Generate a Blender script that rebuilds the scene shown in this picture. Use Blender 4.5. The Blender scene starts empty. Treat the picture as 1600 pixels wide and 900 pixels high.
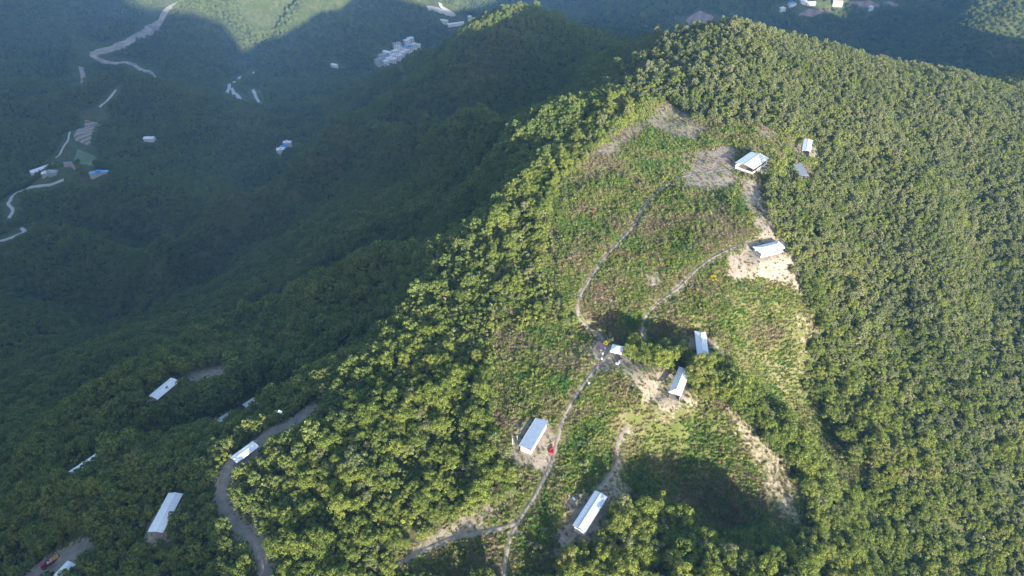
import bpy, bmesh, math, random
import numpy as np
from mathutils import Vector, Matrix
from mathutils.bvhtree import BVHTree
rng = np.random.default_rng(7); random.seed(7)
R = math.radians
C = bpy.context.scene
COL = C.collection

# ------------------------------------------------------------------ camera
PITCH = 38.0
F = 1081.0                      # focal length in pixels of the 1600 px wide photograph
cam_d = bpy.data.cameras.new('camera'); cam = bpy.data.objects.new('camera', cam_d); COL.objects.link(cam)
cam.location = (0, 0, 0); cam.rotation_euler = (R(90 - PITCH), 0, 0)
cam_d.sensor_width = 36; cam_d.lens = 36 * F / 1600
cam_d.clip_start = 1; cam_d.clip_end = 12000
C.camera = cam
# ------------------------------------------------------------------ sun and sky
SUN_EL = 13.5
SHADOW_DIR = (-0.34, 0.940)      # the way shadows fall on the ground
az = math.atan2(-SHADOW_DIR[0], -SHADOW_DIR[1])   # compass angle towards the sun, from +Y clockwise
w = bpy.data.worlds.new('World'); C.world = w; w.use_nodes = True
nt = w.node_tree; bg = nt.nodes['Background']
sky = nt.nodes.new('ShaderNodeTexSky'); sky.sky_type = 'NISHITA'; sky.sun_disc = False
sky.sun_elevation = R(SUN_EL); sky.sun_rotation = az
sky.altitude = 1200; sky.dust_density = 3.0; sky.ozone_density = 0.6
nt.links.new(sky.outputs[0], bg.inputs[0]); bg.inputs[1].default_value = 0.15
sd = bpy.data.lights.new('sun', 'SUN'); sd.energy = 4.8; sd.angle = R(0.5); sd.color = (1.0, 0.93, 0.83)
sun = bpy.data.objects.new('sun', sd); COL.objects.link(sun)
sv = Vector((-SHADOW_DIR[0], -SHADOW_DIR[1], math.hypot(*SHADOW_DIR) * math.tan(R(SUN_EL)))).normalized()
sun.rotation_euler = sv.to_track_quat('Z', 'Y').to_euler(); sun.location = (100, -100, 200)
C.view_settings.view_transform = 'Standard'; C.view_settings.look = 'None'
C.view_settings.exposure = 1.68; C.view_settings.gamma = 1; C.view_settings.use_curve_mapping = False
C.cycles.max_bounces = 5; C.cycles.diffuse_bounces = 3; C.cycles.transparent_max_bounces = 6
C.cycles.transmission_bounces = 3; C.cycles.volume_bounces = 0; C.cycles.use_denoising = True
C.cycles.sample_clamp_indirect = 4

# ------------------------------------------------------------------ pixel <-> place helpers
CP, SP = math.cos(R(PITCH)), math.sin(R(PITCH))
def ray(px, py):
    x = (np.asarray(px, float) - 800) / F; y = -(np.asarray(py, float) - 450) / F
    return np.stack([x, CP + y * SP, -SP + y * CP], -1)
def project(p):
    p = np.asarray(p, float)
    d = p[..., 1] * CP - p[..., 2] * SP
    u = p[..., 1] * SP + p[..., 2] * CP
    dd = np.where(d > 1, d, 1)
    return 800 + F * p[..., 0] / dd, 450 - F * u / dd, d
def vnoise(x, y, seed=0):
    xi = np.floor(x).astype(np.int64); yi = np.floor(y).astype(np.int64)
    fx = x - xi; fy = y - yi; fx = fx * fx * (3 - 2 * fx); fy = fy * fy * (3 - 2 * fy)
    def h(a, b):
        n = (a * 374761393 + b * 668265263 + seed * 1442695041) & 0x7fffffff
        n = ((n ^ (n >> 13)) * 1274126177) & 0x7fffffff
        return ((n ^ (n >> 16)) & 0xffff) / 65535.0
    a = h(xi, yi); b = h(xi + 1, yi); c = h(xi, yi + 1); d = h(xi + 1, yi + 1)
    return (a + (b - a) * fx) * (1 - fy) + (c + (d - c) * fx) * fy
def fbm(x, y, seed=0, octv=4, ridged=False):
    s = np.zeros_like(x, dtype=float); a = 1.0; t = 0
    for o in range(octv):
        n = vnoise(x + 13.7 * o, y - 7.3 * o, seed + o)
        n = 1 - np.abs(2 * n - 1) * 2 if ridged else 2 * n - 1
        s += a * n; t += a; a *= 0.5; x, y = x * 1.9 + y * 0.6, y * 1.9 - x * 0.6
    return s / t
def smooth(e0, e1, v):
    t = np.clip((v - e0) / (e1 - e0), 0, 1); return t * t * (3 - 2 * t)
def inside(poly, px, py):
    px = np.asarray(px, float); py = np.asarray(py, float); r = np.zeros(px.shape, bool)
    n = len(poly)
    for i in range(n):
        x0, y0 = poly[i]; x1, y1 = poly[(i + 1) % n]
        if y0 == y1: continue
        c = ((y0 > py) != (y1 > py)) & (px < (x1 - x0) * (py - y0) / (y1 - y0) + x0)
        r ^= c
    return r
def seg_dist(pts, x, y):
    d = np.full(np.shape(x), 1e9)
    for (x0, y0), (x1, y1) in zip(pts[:-1], pts[1:]):
        dx, dy = x1 - x0, y1 - y0; L = dx * dx + dy * dy + 1e-9
        t = np.clip(((x - x0) * dx + (y - y0) * dy) / L, 0, 1)
        d = np.minimum(d, np.hypot(x - x0 - t * dx, y - y0 - t * dy))
    return d

# ------------------------------------------------------------------ terrain
# control points: pixel the point is seen at, metres below the camera
CPX = [
 # crest of the main spur
 (790,890,155),(865,715,154),(945,560,150),(905,480,149),(960,400,145),(1040,300,141),(1175,253,136),(1202,387,142),(1050,170,137),(1100,215,136),
 (1150,46,129),(1130,120,131),(1060,95,134),(980,150,136),(1090,50,131),
 (700,400,152),(800,290,147),(880,215,142),(620,505,154),(540,570,156),(740,480,151),(830,380,147),
 (760,560,151),(700,620,150),(620,700,151),(500,760,155),(500,850,156),(640,830,153),(480,640,163),(400,700,163),(420,890,157),(350,770,163),(700,850,155),
 (830,680,153),(925,800,157),(1060,598,152),(1097,540,153),(1000,530,154),(1040,470,149),(880,620,151),(980,650,154),
 (1000,870,161),(1060,750,175),(980,720,163),(1110,870,164),(1190,700,164),(1220,790,171),(1120,640,156),(1150,740,169),
 (1180,600,176),(1240,640,187),(1290,700,195),(1200,560,168),(1240,690,170),(1290,790,176),(1330,880,178),(1240,850,168),(1180,890,161),(1250,520,154),(1130,480,149),(1240,440,150),(1180,520,151),
 # right forest slope
 (1210,53,134),(1300,78,141),(1450,108,154),(1600,148,165),(1300,250,147),(1450,300,160),(1590,300,172),(1300,400,152),(1450,500,172),(1590,550,187),
 (1340,620,168),(1400,780,192),(1430,900,199),(1590,850,205),(1500,700,190),(1250,200,138),(1300,150,142),(1450,180,153),(1560,420,180),
 # shaded slope left of the crest
 (600,410,187),(640,450,173),(560,520,175),(565,439,188),(500,470,211),(450,500,224),(450,560,198),(400,530,230),(300,560,258),(200,550,290),(100,600,280),(255,606,193),(382,706,166),(257,800,170),
 (132,723,197),(0,700,245),(0,880,205),(90,880,188),(345,650,184),(180,650,228),(20,620,278),(700,350,179),(790,240,175),(330,900,166),(200,880,177),
 # middle ridge and its face
 (742,54,212),(700,74,256),(655,90,332),(930,65,235),(1020,76,205),(850,150,232),(700,200,285),(600,130,360),(560,180,368),(500,240,372),(430,285,382),(800,200,220),
 (650,300,248),(720,270,222),(500,350,298),(350,370,350),(300,450,372),(270,500,380),(420,430,300),(560,320,268),(900,100,222),
 (200,500,372),(100,520,365),(0,520,350),
 # far side of the valley
 (140,205,432),(235,219,428),(67,265,424),(10,310,415),(20,370,402),(330,150,440),(300,220,420),(380,200,430),(420,240,432),(200,150,446),(80,150,450),(0,150,452),
 (140,100,510),(200,60,490),(250,100,510),(300,60,505),(280,5,410),(0,0,410),(0,70,460),(470,0,415),(350,130,505),(390,110,515),(450,60,512),(560,40,510),(618,85,512),(520,103,515),
 (640,50,505),(700,35,508),(750,5,480),(900,20,415),(1000,40,400),(1090,25,365),(1240,15,365),(1380,8,358),(1500,60,330),(1590,20,295),(1590,100,350),(1500,115,372),(1420,80,385),(1300,35,375),
 (300,300,405),(200,400,398),(100,430,385),(0,440,372),(350,260,402),(150,330,405),
]
CPW = [
 (190,520,-215),(320,560,-250),(260,800,-430),(115,520,-172),(-30,1150,-450),(180,900,-400),(150,760,-330),(90,950,-385),(450,750,-390),(600,700,-385),
 (0,-120,-215),(-200,-60,-225),(250,0,-250),(500,250,-240),(600,60,-310),(450,440,-135),(560,440,-72),(700,440,-72),(765,440,-112),(825,440,-190),(930,440,-205),(620,620,-250),(-400,100,-330),(-600,200,-420),(-900,600,-440),(-300,20,-270),  # includes an unseen ridge off the right edge, shaped to shade the far valley
 (120,60,-196),(0,20,-178),(-60,50,-172),(400,200,-235),(-1400,1200,-420),(-1500,400,-450),(1500,1000,-380),(1400,200,-420),(800,-300,-380),(-1000,-300,-200),
 (-420,-600,420),(-600,-620,440),(-200,-600,290),(-100,-600,190),(0,-600,135),(55,-600,135),(90,-600,145),(145,-600,140),(168,-600,105),(190,-600,16),(240,-600,16),(340,-600,14),(400,-600,10),(480,-600,-20),(700,-600,-80),(1000,-600,-150),(300,-600,14),(-100,-250,-60),(-300,-300,20),(-700,-250,-50),(-200,-900,250),  # unseen high ground behind the camera, added to throw shade on the left valley
 (-1200,2200,-300),(0,2400,-330),(1200,2300,-300),(-520,1580,-392),(-380,1620,-392),(-650,1650,-400),(-250,1650,-420),(0,1900,-420),(900,1500,-300),(-700,1900,-380),(2200,2600,-300),(-2200,2600,-300),(2400,500,-350),(-2400,500,-350),
]
pts = []
for px, py, dr in CPX:
    r = ray(px, py); t = dr / -r[2]; pts.append((r[0] * t, r[1] * t, -dr))
pts += CPW
P = np.array(pts, float)
def kern(d2, c): return -np.sqrt(d2 + c * c)
cc = 9 + 0.04 * np.hypot(P[:, 0], P[:, 1])
cc[P[:, 1] < -500] = 12
A = kern((P[:, None, 0] - P[None, :, 0]) ** 2 + (P[:, None, 1] - P[None, :, 1]) ** 2, cc[None, :])
A += np.eye(len(P)) * 3.0
zm = -300.0
W = np.linalg.solve(A, P[:, 2] - zm)
def base_height(x, y):
    x = np.asarray(x, float); y = np.asarray(y, float)
    z = np.full(x.shape, zm)
    for i in range(len(P)):
        z += W[i] * kern((x - P[i, 0]) ** 2 + (y - P[i, 1]) ** 2, cc[i])
    return z
def height(x, y):
    z = base_height(x, y)
    d = np.hypot(x, y - 0)
    far = smooth(330, 800, d) * smooth(-250, -20, y)
    z = z + fbm(x / 23, y / 23, 3, 3) * (0.9 + 1.5 * smooth(200, 400, d))
    lee = smooth(-10, -160, x + (y - 160) * -0.35) * smooth(700, 350, d)     # side spurs on the slope left of the crest
    z = z + fbm(x / 75, y / 75, 11, 4, True) * (10 * lee)
    z = z + fbm(x / 150, y / 150, 21, 5, True) * (5 * far + 14 * smooth(750, 1050, d) * smooth(-250, -20, y)) + fbm(x / 420, y / 420, 31, 3) * 10 * far * smooth(800, 1300, d) * smooth(-250, -20, y)
    return z
def graded(lo, a, b, hi, s0, growth, smax):
    mid = list(np.arange(a, b, s0)); s = s0; v = a; left = []
    while v > lo: s = min(s * growth, smax(v)); v -= s; left.append(v)
    s = s0; v = mid[-1]; right = []
    while v < hi: s = min(s * growth, smax(v)); v += s; right.append(v)
    return np.array(left[::-1] + mid + right)
GX = graded(-2600, -170, 330, 2800, 1.7, 1.02, lambda v: 7 if abs(v) < 1100 else 45)
GY = graded(-760, 60, 330, 3000, 1.7, 1.012, lambda v: 7 if -50 < v < 1700 else 45)
XX, YY = np.meshgrid(GX, GY)
ZZ = height(XX, YY)

# unseen mountain added behind the viewpoint, its profile shaped to shade the left valley
_D = np.array(SHADOW_DIR) / np.hypot(*SHADOW_DIR); _T = math.tan(R(SUN_EL)) / _D[1]
_u = XX - _D[0] / _D[1] * (YY + 600)
_line = np.interp(_u, [-2600, -900, -400, -200, -100, -30, 20, 95, 150, 170, 184, 240, 300, 340, 600, 1000, 2800], [200, 420, 400, 230, 150, 108, 106, 106, 86, 52, 15, 12, -3, -33, -70, -150, -300])
_shade_mt = np.maximum(_line - _T * (YY + 600) - 0.22 * np.abs(YY + 600) - 3, -330)
_w = smooth(-230, -400, YY); ZZ = ZZ * (1 - _w) + _shade_mt * _w
def ground_z(x, y):
    x = np.asarray(x, float); y = np.asarray(y, float)
    i = np.clip(np.searchsorted(GX, x) - 1, 0, len(GX) - 2); j = np.clip(np.searchsorted(GY, y) - 1, 0, len(GY) - 2)
    fx = (x - GX[i]) / (GX[i + 1] - GX[i]); fy = (y - GY[j]) / (GY[j + 1] - GY[j])
    return (ZZ[j, i] * (1 - fx) + ZZ[j, i + 1] * fx) * (1 - fy) + (ZZ[j + 1, i] * (1 - fx) + ZZ[j + 1, i + 1] * fx) * fy
def hit(px, py, lift=0.0):
    """first place on the ground seen at a pixel"""
    r = ray(px, py); t = np.full(np.shape(px), 60.0); done = np.zeros(np.shape(px), bool)
    for k in range(900):
        p = r * t[..., None]
        g = p[..., 2] - (ground_z(p[..., 0], p[..., 1]) + lift)
        done |= g < 0.02
        t = np.where(done, t, t + np.clip(g * 0.5, 0.05, 8))
        if done.all(): break
    p = r * t[..., None]
    return p

def curve_pts(P_, step):
    """smooth line through points"""
    P_ = np.asarray(P_, float); out = []
    n = len(P_)
    for i in range(n - 1):
        p0 = P_[max(i - 1, 0)]; p1 = P_[i]; p2 = P_[i + 1]; p3 = P_[min(i + 2, n - 1)]
        k = max(2, int(np.linalg.norm(p2 - p1) / step))
        for t in np.arange(k) / k:
            out.append(0.5 * ((2 * p1) + (-p0 + p2) * t + (2 * p0 - 5 * p1 + 4 * p2 - p3) * t * t + (-p0 + 3 * p1 - 3 * p2 + p3) * t ** 3))
    out.append(P_[-1]); return np.array(out)
# spurs (+) and gullies (-) of the shaded slopes: line on the ground, metres of relief, half width
RELIEF = [
 ([(860,232),(720,262),(575,262),(450,322),(350,372),(288,440),(262,500)], 58, 32),
 ([(800,300),(690,350),(590,385),(470,440),(330,500)], -42, 26),
 ([(705,395),(610,425),(510,475),(400,522),(280,585),(130,680),(0,770)], 19, 18),
 ([(640,480),(560,520),(470,575),(330,625),(200,700)], -20, 16),
 ([(780,110),(700,150),(610,190),(520,262)], 24, 28), ([(860,120),(780,190),(680,235),(600,245)], -26, 24), ([(700,90),(620,140),(560,170)], -20, 22),
 ([(110,135),(240,150),(330,178),(400,215),(425,245)], 36, 50), ([(0,160),(90,185),(200,170),(300,200)], -26, 34),
 ([(40,290),(180,300),(300,330),(370,330)], 32, 42), ([(0,390),(120,400),(230,420),(280,440)], 28, 36), ([(80,350),(200,355),(300,375)], -30, 28), ([(0,440),(120,470),(200,500)], -24, 26),
 ([(430,250),(400,285),(330,330),(262,420),(225,500)], -30, 34),
 ([(90,0),(70,60),(50,120)], 34, 60), ([(165,0),(150,50),(120,100)], -26, 45), ([(340,0),(320,60),(330,110)], 22, 60), ([(400,20),(400,80)], -12, 50), ([(470,8),(455,60),(440,95)], 24, 55), ([(540,20),(520,70)], -22, 40),
 ([(600,5),(580,50),(545,85)], 26, 50), ([(820,0),(850,45)], 26, 60), ([(900,0),(940,50)], -20, 50), ([(1000,0),(1030,50)], 24, 60), ([(1150,5),(1180,25)], -16, 50), ([(1480,40),(1540,90)], 20, 34), ([(1560,0),(1540,50),(1500,90)], -22, 30),
 ([(870,490),(920,512),(990,528),(1050,525),(1110,535)], -6, 9), ([(1080,530),(1150,560),(1225,606),(1288,668),(1342,740),(1390,840)], -9, 12), ([(985,620),(1030,690),(1090,765),(1160,840)], -8, 13),
 ([(1300,300),(1380,420),(1400,560),(1390,700)], -7, 20), ([(1500,250),(1540,420),(1520,600)], -7, 20), ([(1420,250),(1470,420),(1460,600)], 5, 18),
]
for line, amp, hw in RELIEF:
    a = np.array(line, float); h_ = hit(a[:, 0], a[:, 1])[:, :2]; c = curve_pts(h_, hw * 0.09)
    i0, i1 = np.searchsorted(GX, [c[:, 0].min() - 3 * hw, c[:, 0].max() + 3 * hw]); j0, j1 = np.searchsorted(GY, [c[:, 1].min() - 3 * hw, c[:, 1].max() + 3 * hw])
    sx = XX[j0:j1, i0:i1]; sy = YY[j0:j1, i0:i1]; wx = sx + 0.3 * hw * fbm(sx / (hw * 1.5), sy / (hw * 1.5), 5, 3); wy = sy + 0.3 * hw * fbm(sx / (hw * 1.5), sy / (hw * 1.5), 6, 3)
    best = np.full(sx.shape, 1e9); bt = np.zeros(sx.shape)
    for k, p in enumerate(c):
        d = np.hypot(wx - p[0], wy - p[1]); m_ = d < best; best[m_] = d[m_]; bt[m_] = k / (len(c) - 1)
    fade = smooth(0, 0.22, bt) * smooth(1.02, 0.85, bt)
    ZZ[j0:j1, i0:i1] += amp * fade * np.exp(-(best / hw) ** 1.5) - amp * 0.3 * fade * np.exp(-(best / (2 * hw)) ** 2)

# ------------------------------------------------------------------ small builders
def obj(name, me, mats, parent=None):
    o = bpy.data.objects.new(name, me); COL.objects.link(o)
    for m in (mats if isinstance(mats, (list, tuple)) else [mats]):
        me.materials.append(m)
    if parent: o.parent = parent
    return o
def tag(o, label=None, cat=None, group=None, kind=None):
    if label: o['label'] = label
    if cat: o['category'] = cat
    if group: o['group'] = group
    if kind: o['kind'] = kind
    return o
def empty(name, loc, rz=0.0):
    o = bpy.data.objects.new(name, None); COL.objects.link(o)
    o.location = loc; o.rotation_euler = (0, 0, rz); o.empty_display_size = 0.3
    return o
def mesh_arrays(name, v, q, smooth_=False, mat_idx=None, n=4):
    me = bpy.data.meshes.new(name); v = np.asarray(v, np.float32); q = np.asarray(q, np.int32)
    me.vertices.add(len(v)); me.vertices.foreach_set('co', v.ravel())
    me.loops.add(q.size); me.loops.foreach_set('vertex_index', q.ravel())
    me.polygons.add(len(q)); me.polygons.foreach_set('loop_start', np.arange(0, q.size, n, dtype=np.int32))
    if mat_idx is not None: me.polygons.foreach_set('material_index', np.asarray(mat_idx, np.int32))
    me.update(calc_edges=True)
    me.polygons.foreach_set('use_smooth', np.full(len(q), smooth_)); me.validate()
    return me
def mesh_grid(name, X, Y, Z):
    ny, nx = X.shape
    a = (np.arange(ny - 1)[:, None] * nx + np.arange(nx - 1)[None, :]).ravel()
    return mesh_arrays(name, np.stack([X, Y, Z], -1).reshape(-1, 3), np.stack([a, a + 1, a + nx + 1, a + nx], -1), True)
class MB:
    """collects boxes, bars and sheets into one mesh"""
    def __init__(s): s.bm = bmesh.new()
    def box(s, x0, y0, z0, x1, y1, z1, bev=0.0):
        r = bmesh.ops.create_cube(s.bm, size=1.0)
        for v in r['verts']:
            v.co = Vector(((x0 + x1) / 2 + v.co.x * (x1 - x0), (y0 + y1) / 2 + v.co.y * (y1 - y0), (z0 + z1) / 2 + v.co.z * (z1 - z0)))
        if bev: bmesh.ops.bevel(s.bm, geom=list({e for v in r['verts'] for e in v.link_edges}), offset=bev, segments=2, affect='EDGES')
        return s
    def bar(s, a, b, r0, r1=None, n=8):
        a = Vector(a); b = Vector(b); d = b - a; r1 = r0 if r1 is None else r1
        M = Matrix.Translation((a + b) / 2) @ d.to_track_quat('Z', 'Y').to_matrix().to_4x4()
        bmesh.ops.create_cone(s.bm, cap_ends=True, segments=n, radius1=r0, radius2=r1, depth=d.length, matrix=M); return s
    def slab(s, top, th):
        """closed sheet: top = list of faces given as point lists, th = thickness downwards"""
        cache = {}
        def V(p, dz):
            k = (round(p[0], 3), round(p[1], 3), round(p[2], 3), dz)
            if k not in cache: cache[k] = s.bm.verts.new((p[0], p[1], p[2] - dz))
            return cache[k]
        edges = {}
        for f in top:
            s.bm.faces.new([V(p, 0) for p in f]); s.bm.faces.new([V(p, th) for p in reversed(f)])
            for i in range(len(f)):
                a, b = f[i], f[(i + 1) % len(f)]; ka = V(a, 0); kb = V(b, 0)
                if (kb, ka) in edges: del edges[(kb, ka)]
                else: edges[(ka, kb)] = (a, b)
        for a, b in edges.values():
            s.bm.faces.new([V(b, 0), V(a, 0), V(a, th), V(b, th)])
        return s
    def build(s, name, mat, parent=None, smooth_=False):
        me = bpy.data.meshes.new(name); s.bm.normal_update(); s.bm.to_mesh(me); s.bm.free()
        if smooth_: me.polygons.foreach_set('use_smooth', np.ones(len(me.polygons), bool))
        return obj(name, me, mat, parent)

# ------------------------------------------------------------------ materials
def new_mat(name):
    m = bpy.data.materials.new(name); m.use_nodes = True
    return m, m.node_tree.nodes, m.node_tree.links, m.node_tree.nodes['Principled BSDF']
def simple(name, col, rough=0.7, metal=0.0, var=0.12, scale=1.5, bump=0.0, wave=None):
    m, N, L, b = new_mat(name)
    g = N.new('ShaderNodeNewGeometry'); no = N.new('ShaderNodeTexNoise'); no.inputs['Scale'].default_value = scale; no.inputs['Detail'].default_value = 6
    L.new(g.outputs['Position'], no.inputs['Vector'])
    mix = N.new('ShaderNodeMix'); mix.data_type = 'RGBA'
    mix.inputs[6].default_value = tuple(c * (1 - var * 1.6) for c in col) + (1,); mix.inputs[7].default_value = tuple(min(1, c * (1 + var)) for c in col) + (1,)
    L.new(no.outputs[0], mix.inputs[0]); L.new(mix.outputs[2], b.inputs['Base Color'])
    b.inputs['Roughness'].default_value = rough; b.inputs['Metallic'].default_value = metal
    if bump:
        bp = N.new('ShaderNodeBump'); bp.inputs['Distance'].default_value = bump; L.new(no.outputs[0], bp.inputs['Height']); L.new(bp.outputs[0], b.inputs['Normal'])
    if wave:
        tc = N.new('ShaderNodeTexCoord'); wv = N.new('ShaderNodeTexWave'); wv.bands_direction = wave; wv.inputs['Scale'].default_value = 0.29
        mr = N.new('ShaderNodeMapRange'); mr.inputs[1].default_value = 0.0; mr.inputs[2].default_value = 0.16; mr.inputs[3].default_value = 0.98; mr.inputs[4].default_value = 1.0
        L.new(wv.outputs['Fac'], mr.inputs[0]); hs = N.new('ShaderNodeHueSaturation'); L.new(mix.outputs[2], hs.inputs['Color']); L.new(mr.outputs[0], hs.inputs['Value']); L.new(hs.outputs[0], b.inputs['Base Color'])
        L.new(tc.outputs['Object'], wv.inputs['Vector'])
        bp = N.new('ShaderNodeBump'); bp.inputs['Distance'].default_value = 0.03; L.new(wv.outputs['Fac'], bp.inputs['Height']); bp.inputs['Strength'].default_value = 0.25; L.new(bp.outputs[0], b.inputs['Normal'])
    return m
def leaf_mat(name, stops, patch_scale=0.03, trans=0.35, per_plant=0.42, mult=1.3):
    """foliage: hue picked per plant and per patch of the wood, small change per leaf clump"""
    m, N, L, b = new_mat(name)
    oi = N.new('ShaderNodeObjectInfo'); g = N.new('ShaderNodeNewGeometry')
    no = N.new('ShaderNodeTexNoise'); no.inputs['Scale'].default_value = patch_scale; no.inputs['Detail'].default_value = 5; no.inputs['Roughness'].default_value = 0.7
    L.new(g.outputs['Position'], no.inputs['Vector'])
    def math_(op, a, bb):
        n = N.new('ShaderNodeMath'); n.operation = op
        for i, q in enumerate((a, bb)):
            if isinstance(q, (int, float)): n.inputs[i].default_value = q
            else: L.new(q, n.inputs[i])
        return n.outputs[0]
    s = math_('MULTIPLY_ADD', no.outputs[0], mult); s.node.inputs[2].default_value = 0.25 - mult * 0.5
    s = math_('ADD', s, math_('MULTIPLY', oi.outputs['Random'], per_plant))
    s = math_('ADD', s, math_('MULTIPLY', g.outputs['Random Per Island'], 0.16))
    r = N.new('ShaderNodeValToRGB'); el = r.color_ramp.elements
    while len(el) < len(stops): el.new(0.5)
    for e, (p, c) in zip(el, stops): e.position = p; e.color = tuple(c) + (1,)
    L.new(s, r.inputs[0])
    hv = N.new('ShaderNodeHueSaturation'); L.new(r.outputs[0], hv.inputs['Color'])
    L.new(math_('ADD', math_('MULTIPLY', g.outputs['Random Per Island'], 0.7), 0.65), hv.inputs['Value'])
    N.remove(b); df = N.new('ShaderNodeBsdfDiffuse'); tr = N.new('ShaderNodeBsdfTranslucent'); mx = N.new('ShaderNodeMixShader')
    L.new(hv.outputs[0], df.inputs[0]); L.new(hv.outputs[0], tr.inputs[0]); mx.inputs[0].default_value = trans
    L.new(df.outputs[0], mx.inputs[1]); L.new(tr.outputs[0], mx.inputs[2]); L.new(mx.outputs[0], N['Material Output'].inputs[0])
    return m
M = {}
M['leaf_bright'] = leaf_mat('leaf_bright', [(0.10, (0.085, 0.125, 0.032)), (0.42, (0.165, 0.215, 0.050)), (0.72, (0.245, 0.285, 0.062)), (1.0, (0.260, 0.240, 0.090))])
M['leaf_olive'] = leaf_mat('leaf_olive', [(0.05, (0.115, 0.155, 0.060)), (0.45, (0.190, 0.218, 0.092)), (0.8, (0.255, 0.270, 0.122)), (1.0, (0.285, 0.260, 0.130))])
M['leaf_dark'] = leaf_mat('leaf_dark', [(0.05, (0.115, 0.165, 0.055)), (0.5, (0.175, 0.225, 0.064)), (0.85, (0.230, 0.260, 0.075)), (1.0, (0.270, 0.225, 0.105))])
M['grass'] = leaf_mat('grass_blades', [(0.05, (0.100, 0.200, 0.050)), (0.32, (0.190, 0.265, 0.060)), (0.52, (0.270, 0.300, 0.085)), (0.65, (0.300, 0.270, 0.140)), (1.0, (0.300, 0.230, 0.160))], 0.07, 0.3, 0.30, 2.8)
M['weed'] = leaf_mat('weed_leaves', [(0.05, (0.070, 0.150, 0.035)), (0.45, (0.130, 0.200, 0.035)), (0.75, (0.220, 0.235, 0.045)), (1.0, (0.240, 0.190, 0.090))], 0.09)
M['yellow_leaf'] = leaf_mat('yellow_leaves', [(0.1, (0.42, 0.36, 0.03)), (1.0, (0.55, 0.46, 0.06))], 0.2)
M['orange_leaf'] = leaf_mat('orange_leaves', [(0.1, (0.30, 0.13, 0.05)), (1.0, (0.42, 0.21, 0.10))], 0.2)
M['brush'] = leaf_mat('dry_brush', [(0.1, (0.13, 0.10, 0.07)), (0.5, (0.24, 0.18, 0.11)), (0.9, (0.36, 0.29, 0.18))], 0.2)
M['bark'] = simple('bark', (0.16, 0.13, 0.10), 0.9, var=0.3, scale=6)
M['sheet_white'] = simple('white_sheet_roof', (0.72, 0.735, 0.74), 0.5, var=0.14, scale=0.9, wave='X')
M['sheet_blue'] = simple('pale_blue_sheet_roof', (0.50, 0.57, 0.64), 0.5, var=0.14, scale=0.9, wave='X')
M['cap'] = simple('roof_cap', (0.80, 0.81, 0.82), 0.5, var=0.05)
M['white_wall'] = simple('white_wall', (0.66, 0.64, 0.60), 0.8, var=0.12)
M['timber'] = simple('timber', (0.22, 0.15, 0.09), 0.85, var=0.3, scale=4)
M['steel'] = simple('grey_steel', (0.30, 0.31, 0.32), 0.5, 0.3)
M['concrete'] = simple('path_concrete', (0.30, 0.25, 0.20), 0.9, var=0.38, scale=0.9, bump=0.03)
M['road_dirt'] = simple('packed_dirt', (0.27, 0.235, 0.195), 0.95, var=0.35, scale=0.5, bump=0.08)
M['road_far'] = simple('pale_road', (0.42, 0.41, 0.39), 0.95, var=0.12, scale=0.05)
M['scar'] = simple('bare_rock_scar', (0.36, 0.32, 0.27), 0.95, var=0.5, scale=0.06)
M['plaster'] = simple('pale_plaster', (0.62, 0.62, 0.60), 0.85, var=0.12, scale=0.2)
M['plaster_grey'] = simple('grey_plaster', (0.40, 0.40, 0.39), 0.85, var=0.15, scale=0.2)
M['far_roof'] = simple('pale_roof', (0.72, 0.74, 0.76), 0.5, var=0.1, scale=0.3)
M['far_roof_grey'] = simple('grey_roof', (0.33, 0.34, 0.36), 0.6, var=0.15, scale=0.3)
M['far_roof_blue'] = simple('bright_blue_roof', (0.10, 0.28, 0.60), 0.5, var=0.1)
M['far_roof_tan'] = simple('tan_roof', (0.55, 0.40, 0.30), 0.7, var=0.1)
M['window'] = simple('dark_glass', (0.04, 0.05, 0.06), 0.15)
M['red'] = simple('red_paint', (0.60, 0.03, 0.06), 0.35, var=0.08)
M['dark_red'] = simple('dark_red_paint', (0.24, 0.03, 0.05), 0.4, var=0.1)
M['black'] = simple('black_rubber', (0.03, 0.03, 0.032), 0.8)
M['tarp_dark'] = simple('dark_tarpaulin', (0.09, 0.06, 0.07), 0.6, var=0.2)
M['tent'] = simple('white_canvas', (0.85, 0.86, 0.88), 0.6, var=0.03)
M['load'] = simple('yellow_load', (0.62, 0.42, 0.12), 0.8, var=0.3)
M['load_pale'] = simple('pale_sacks', (0.60, 0.50, 0.38), 0.8, var=0.2)
M['blue'] = simple('blue_plastic', (0.06, 0.12, 0.50), 0.4)
M['white_bag'] = simple('white_bag', (0.75, 0.75, 0.76), 0.6)
M['skin'] = simple('skin', (0.45, 0.28, 0.19), 0.6)
M['hair'] = simple('black_hair', (0.02, 0.018, 0.016), 0.6)
for n_, c_ in dict(c_red=(0.60, 0.05, 0.05), c_white=(0.75, 0.75, 0.75), c_dark=(0.05, 0.05, 0.06), c_blue=(0.08, 0.13, 0.40), c_orange=(0.65, 0.22, 0.06), c_grey=(0.3, 0.3, 0.32), c_pink=(0.62, 0.35, 0.36)).items():
    M[n_] = simple('cloth_' + n_[2:], c_, 0.85, var=0.1, scale=5)
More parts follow.
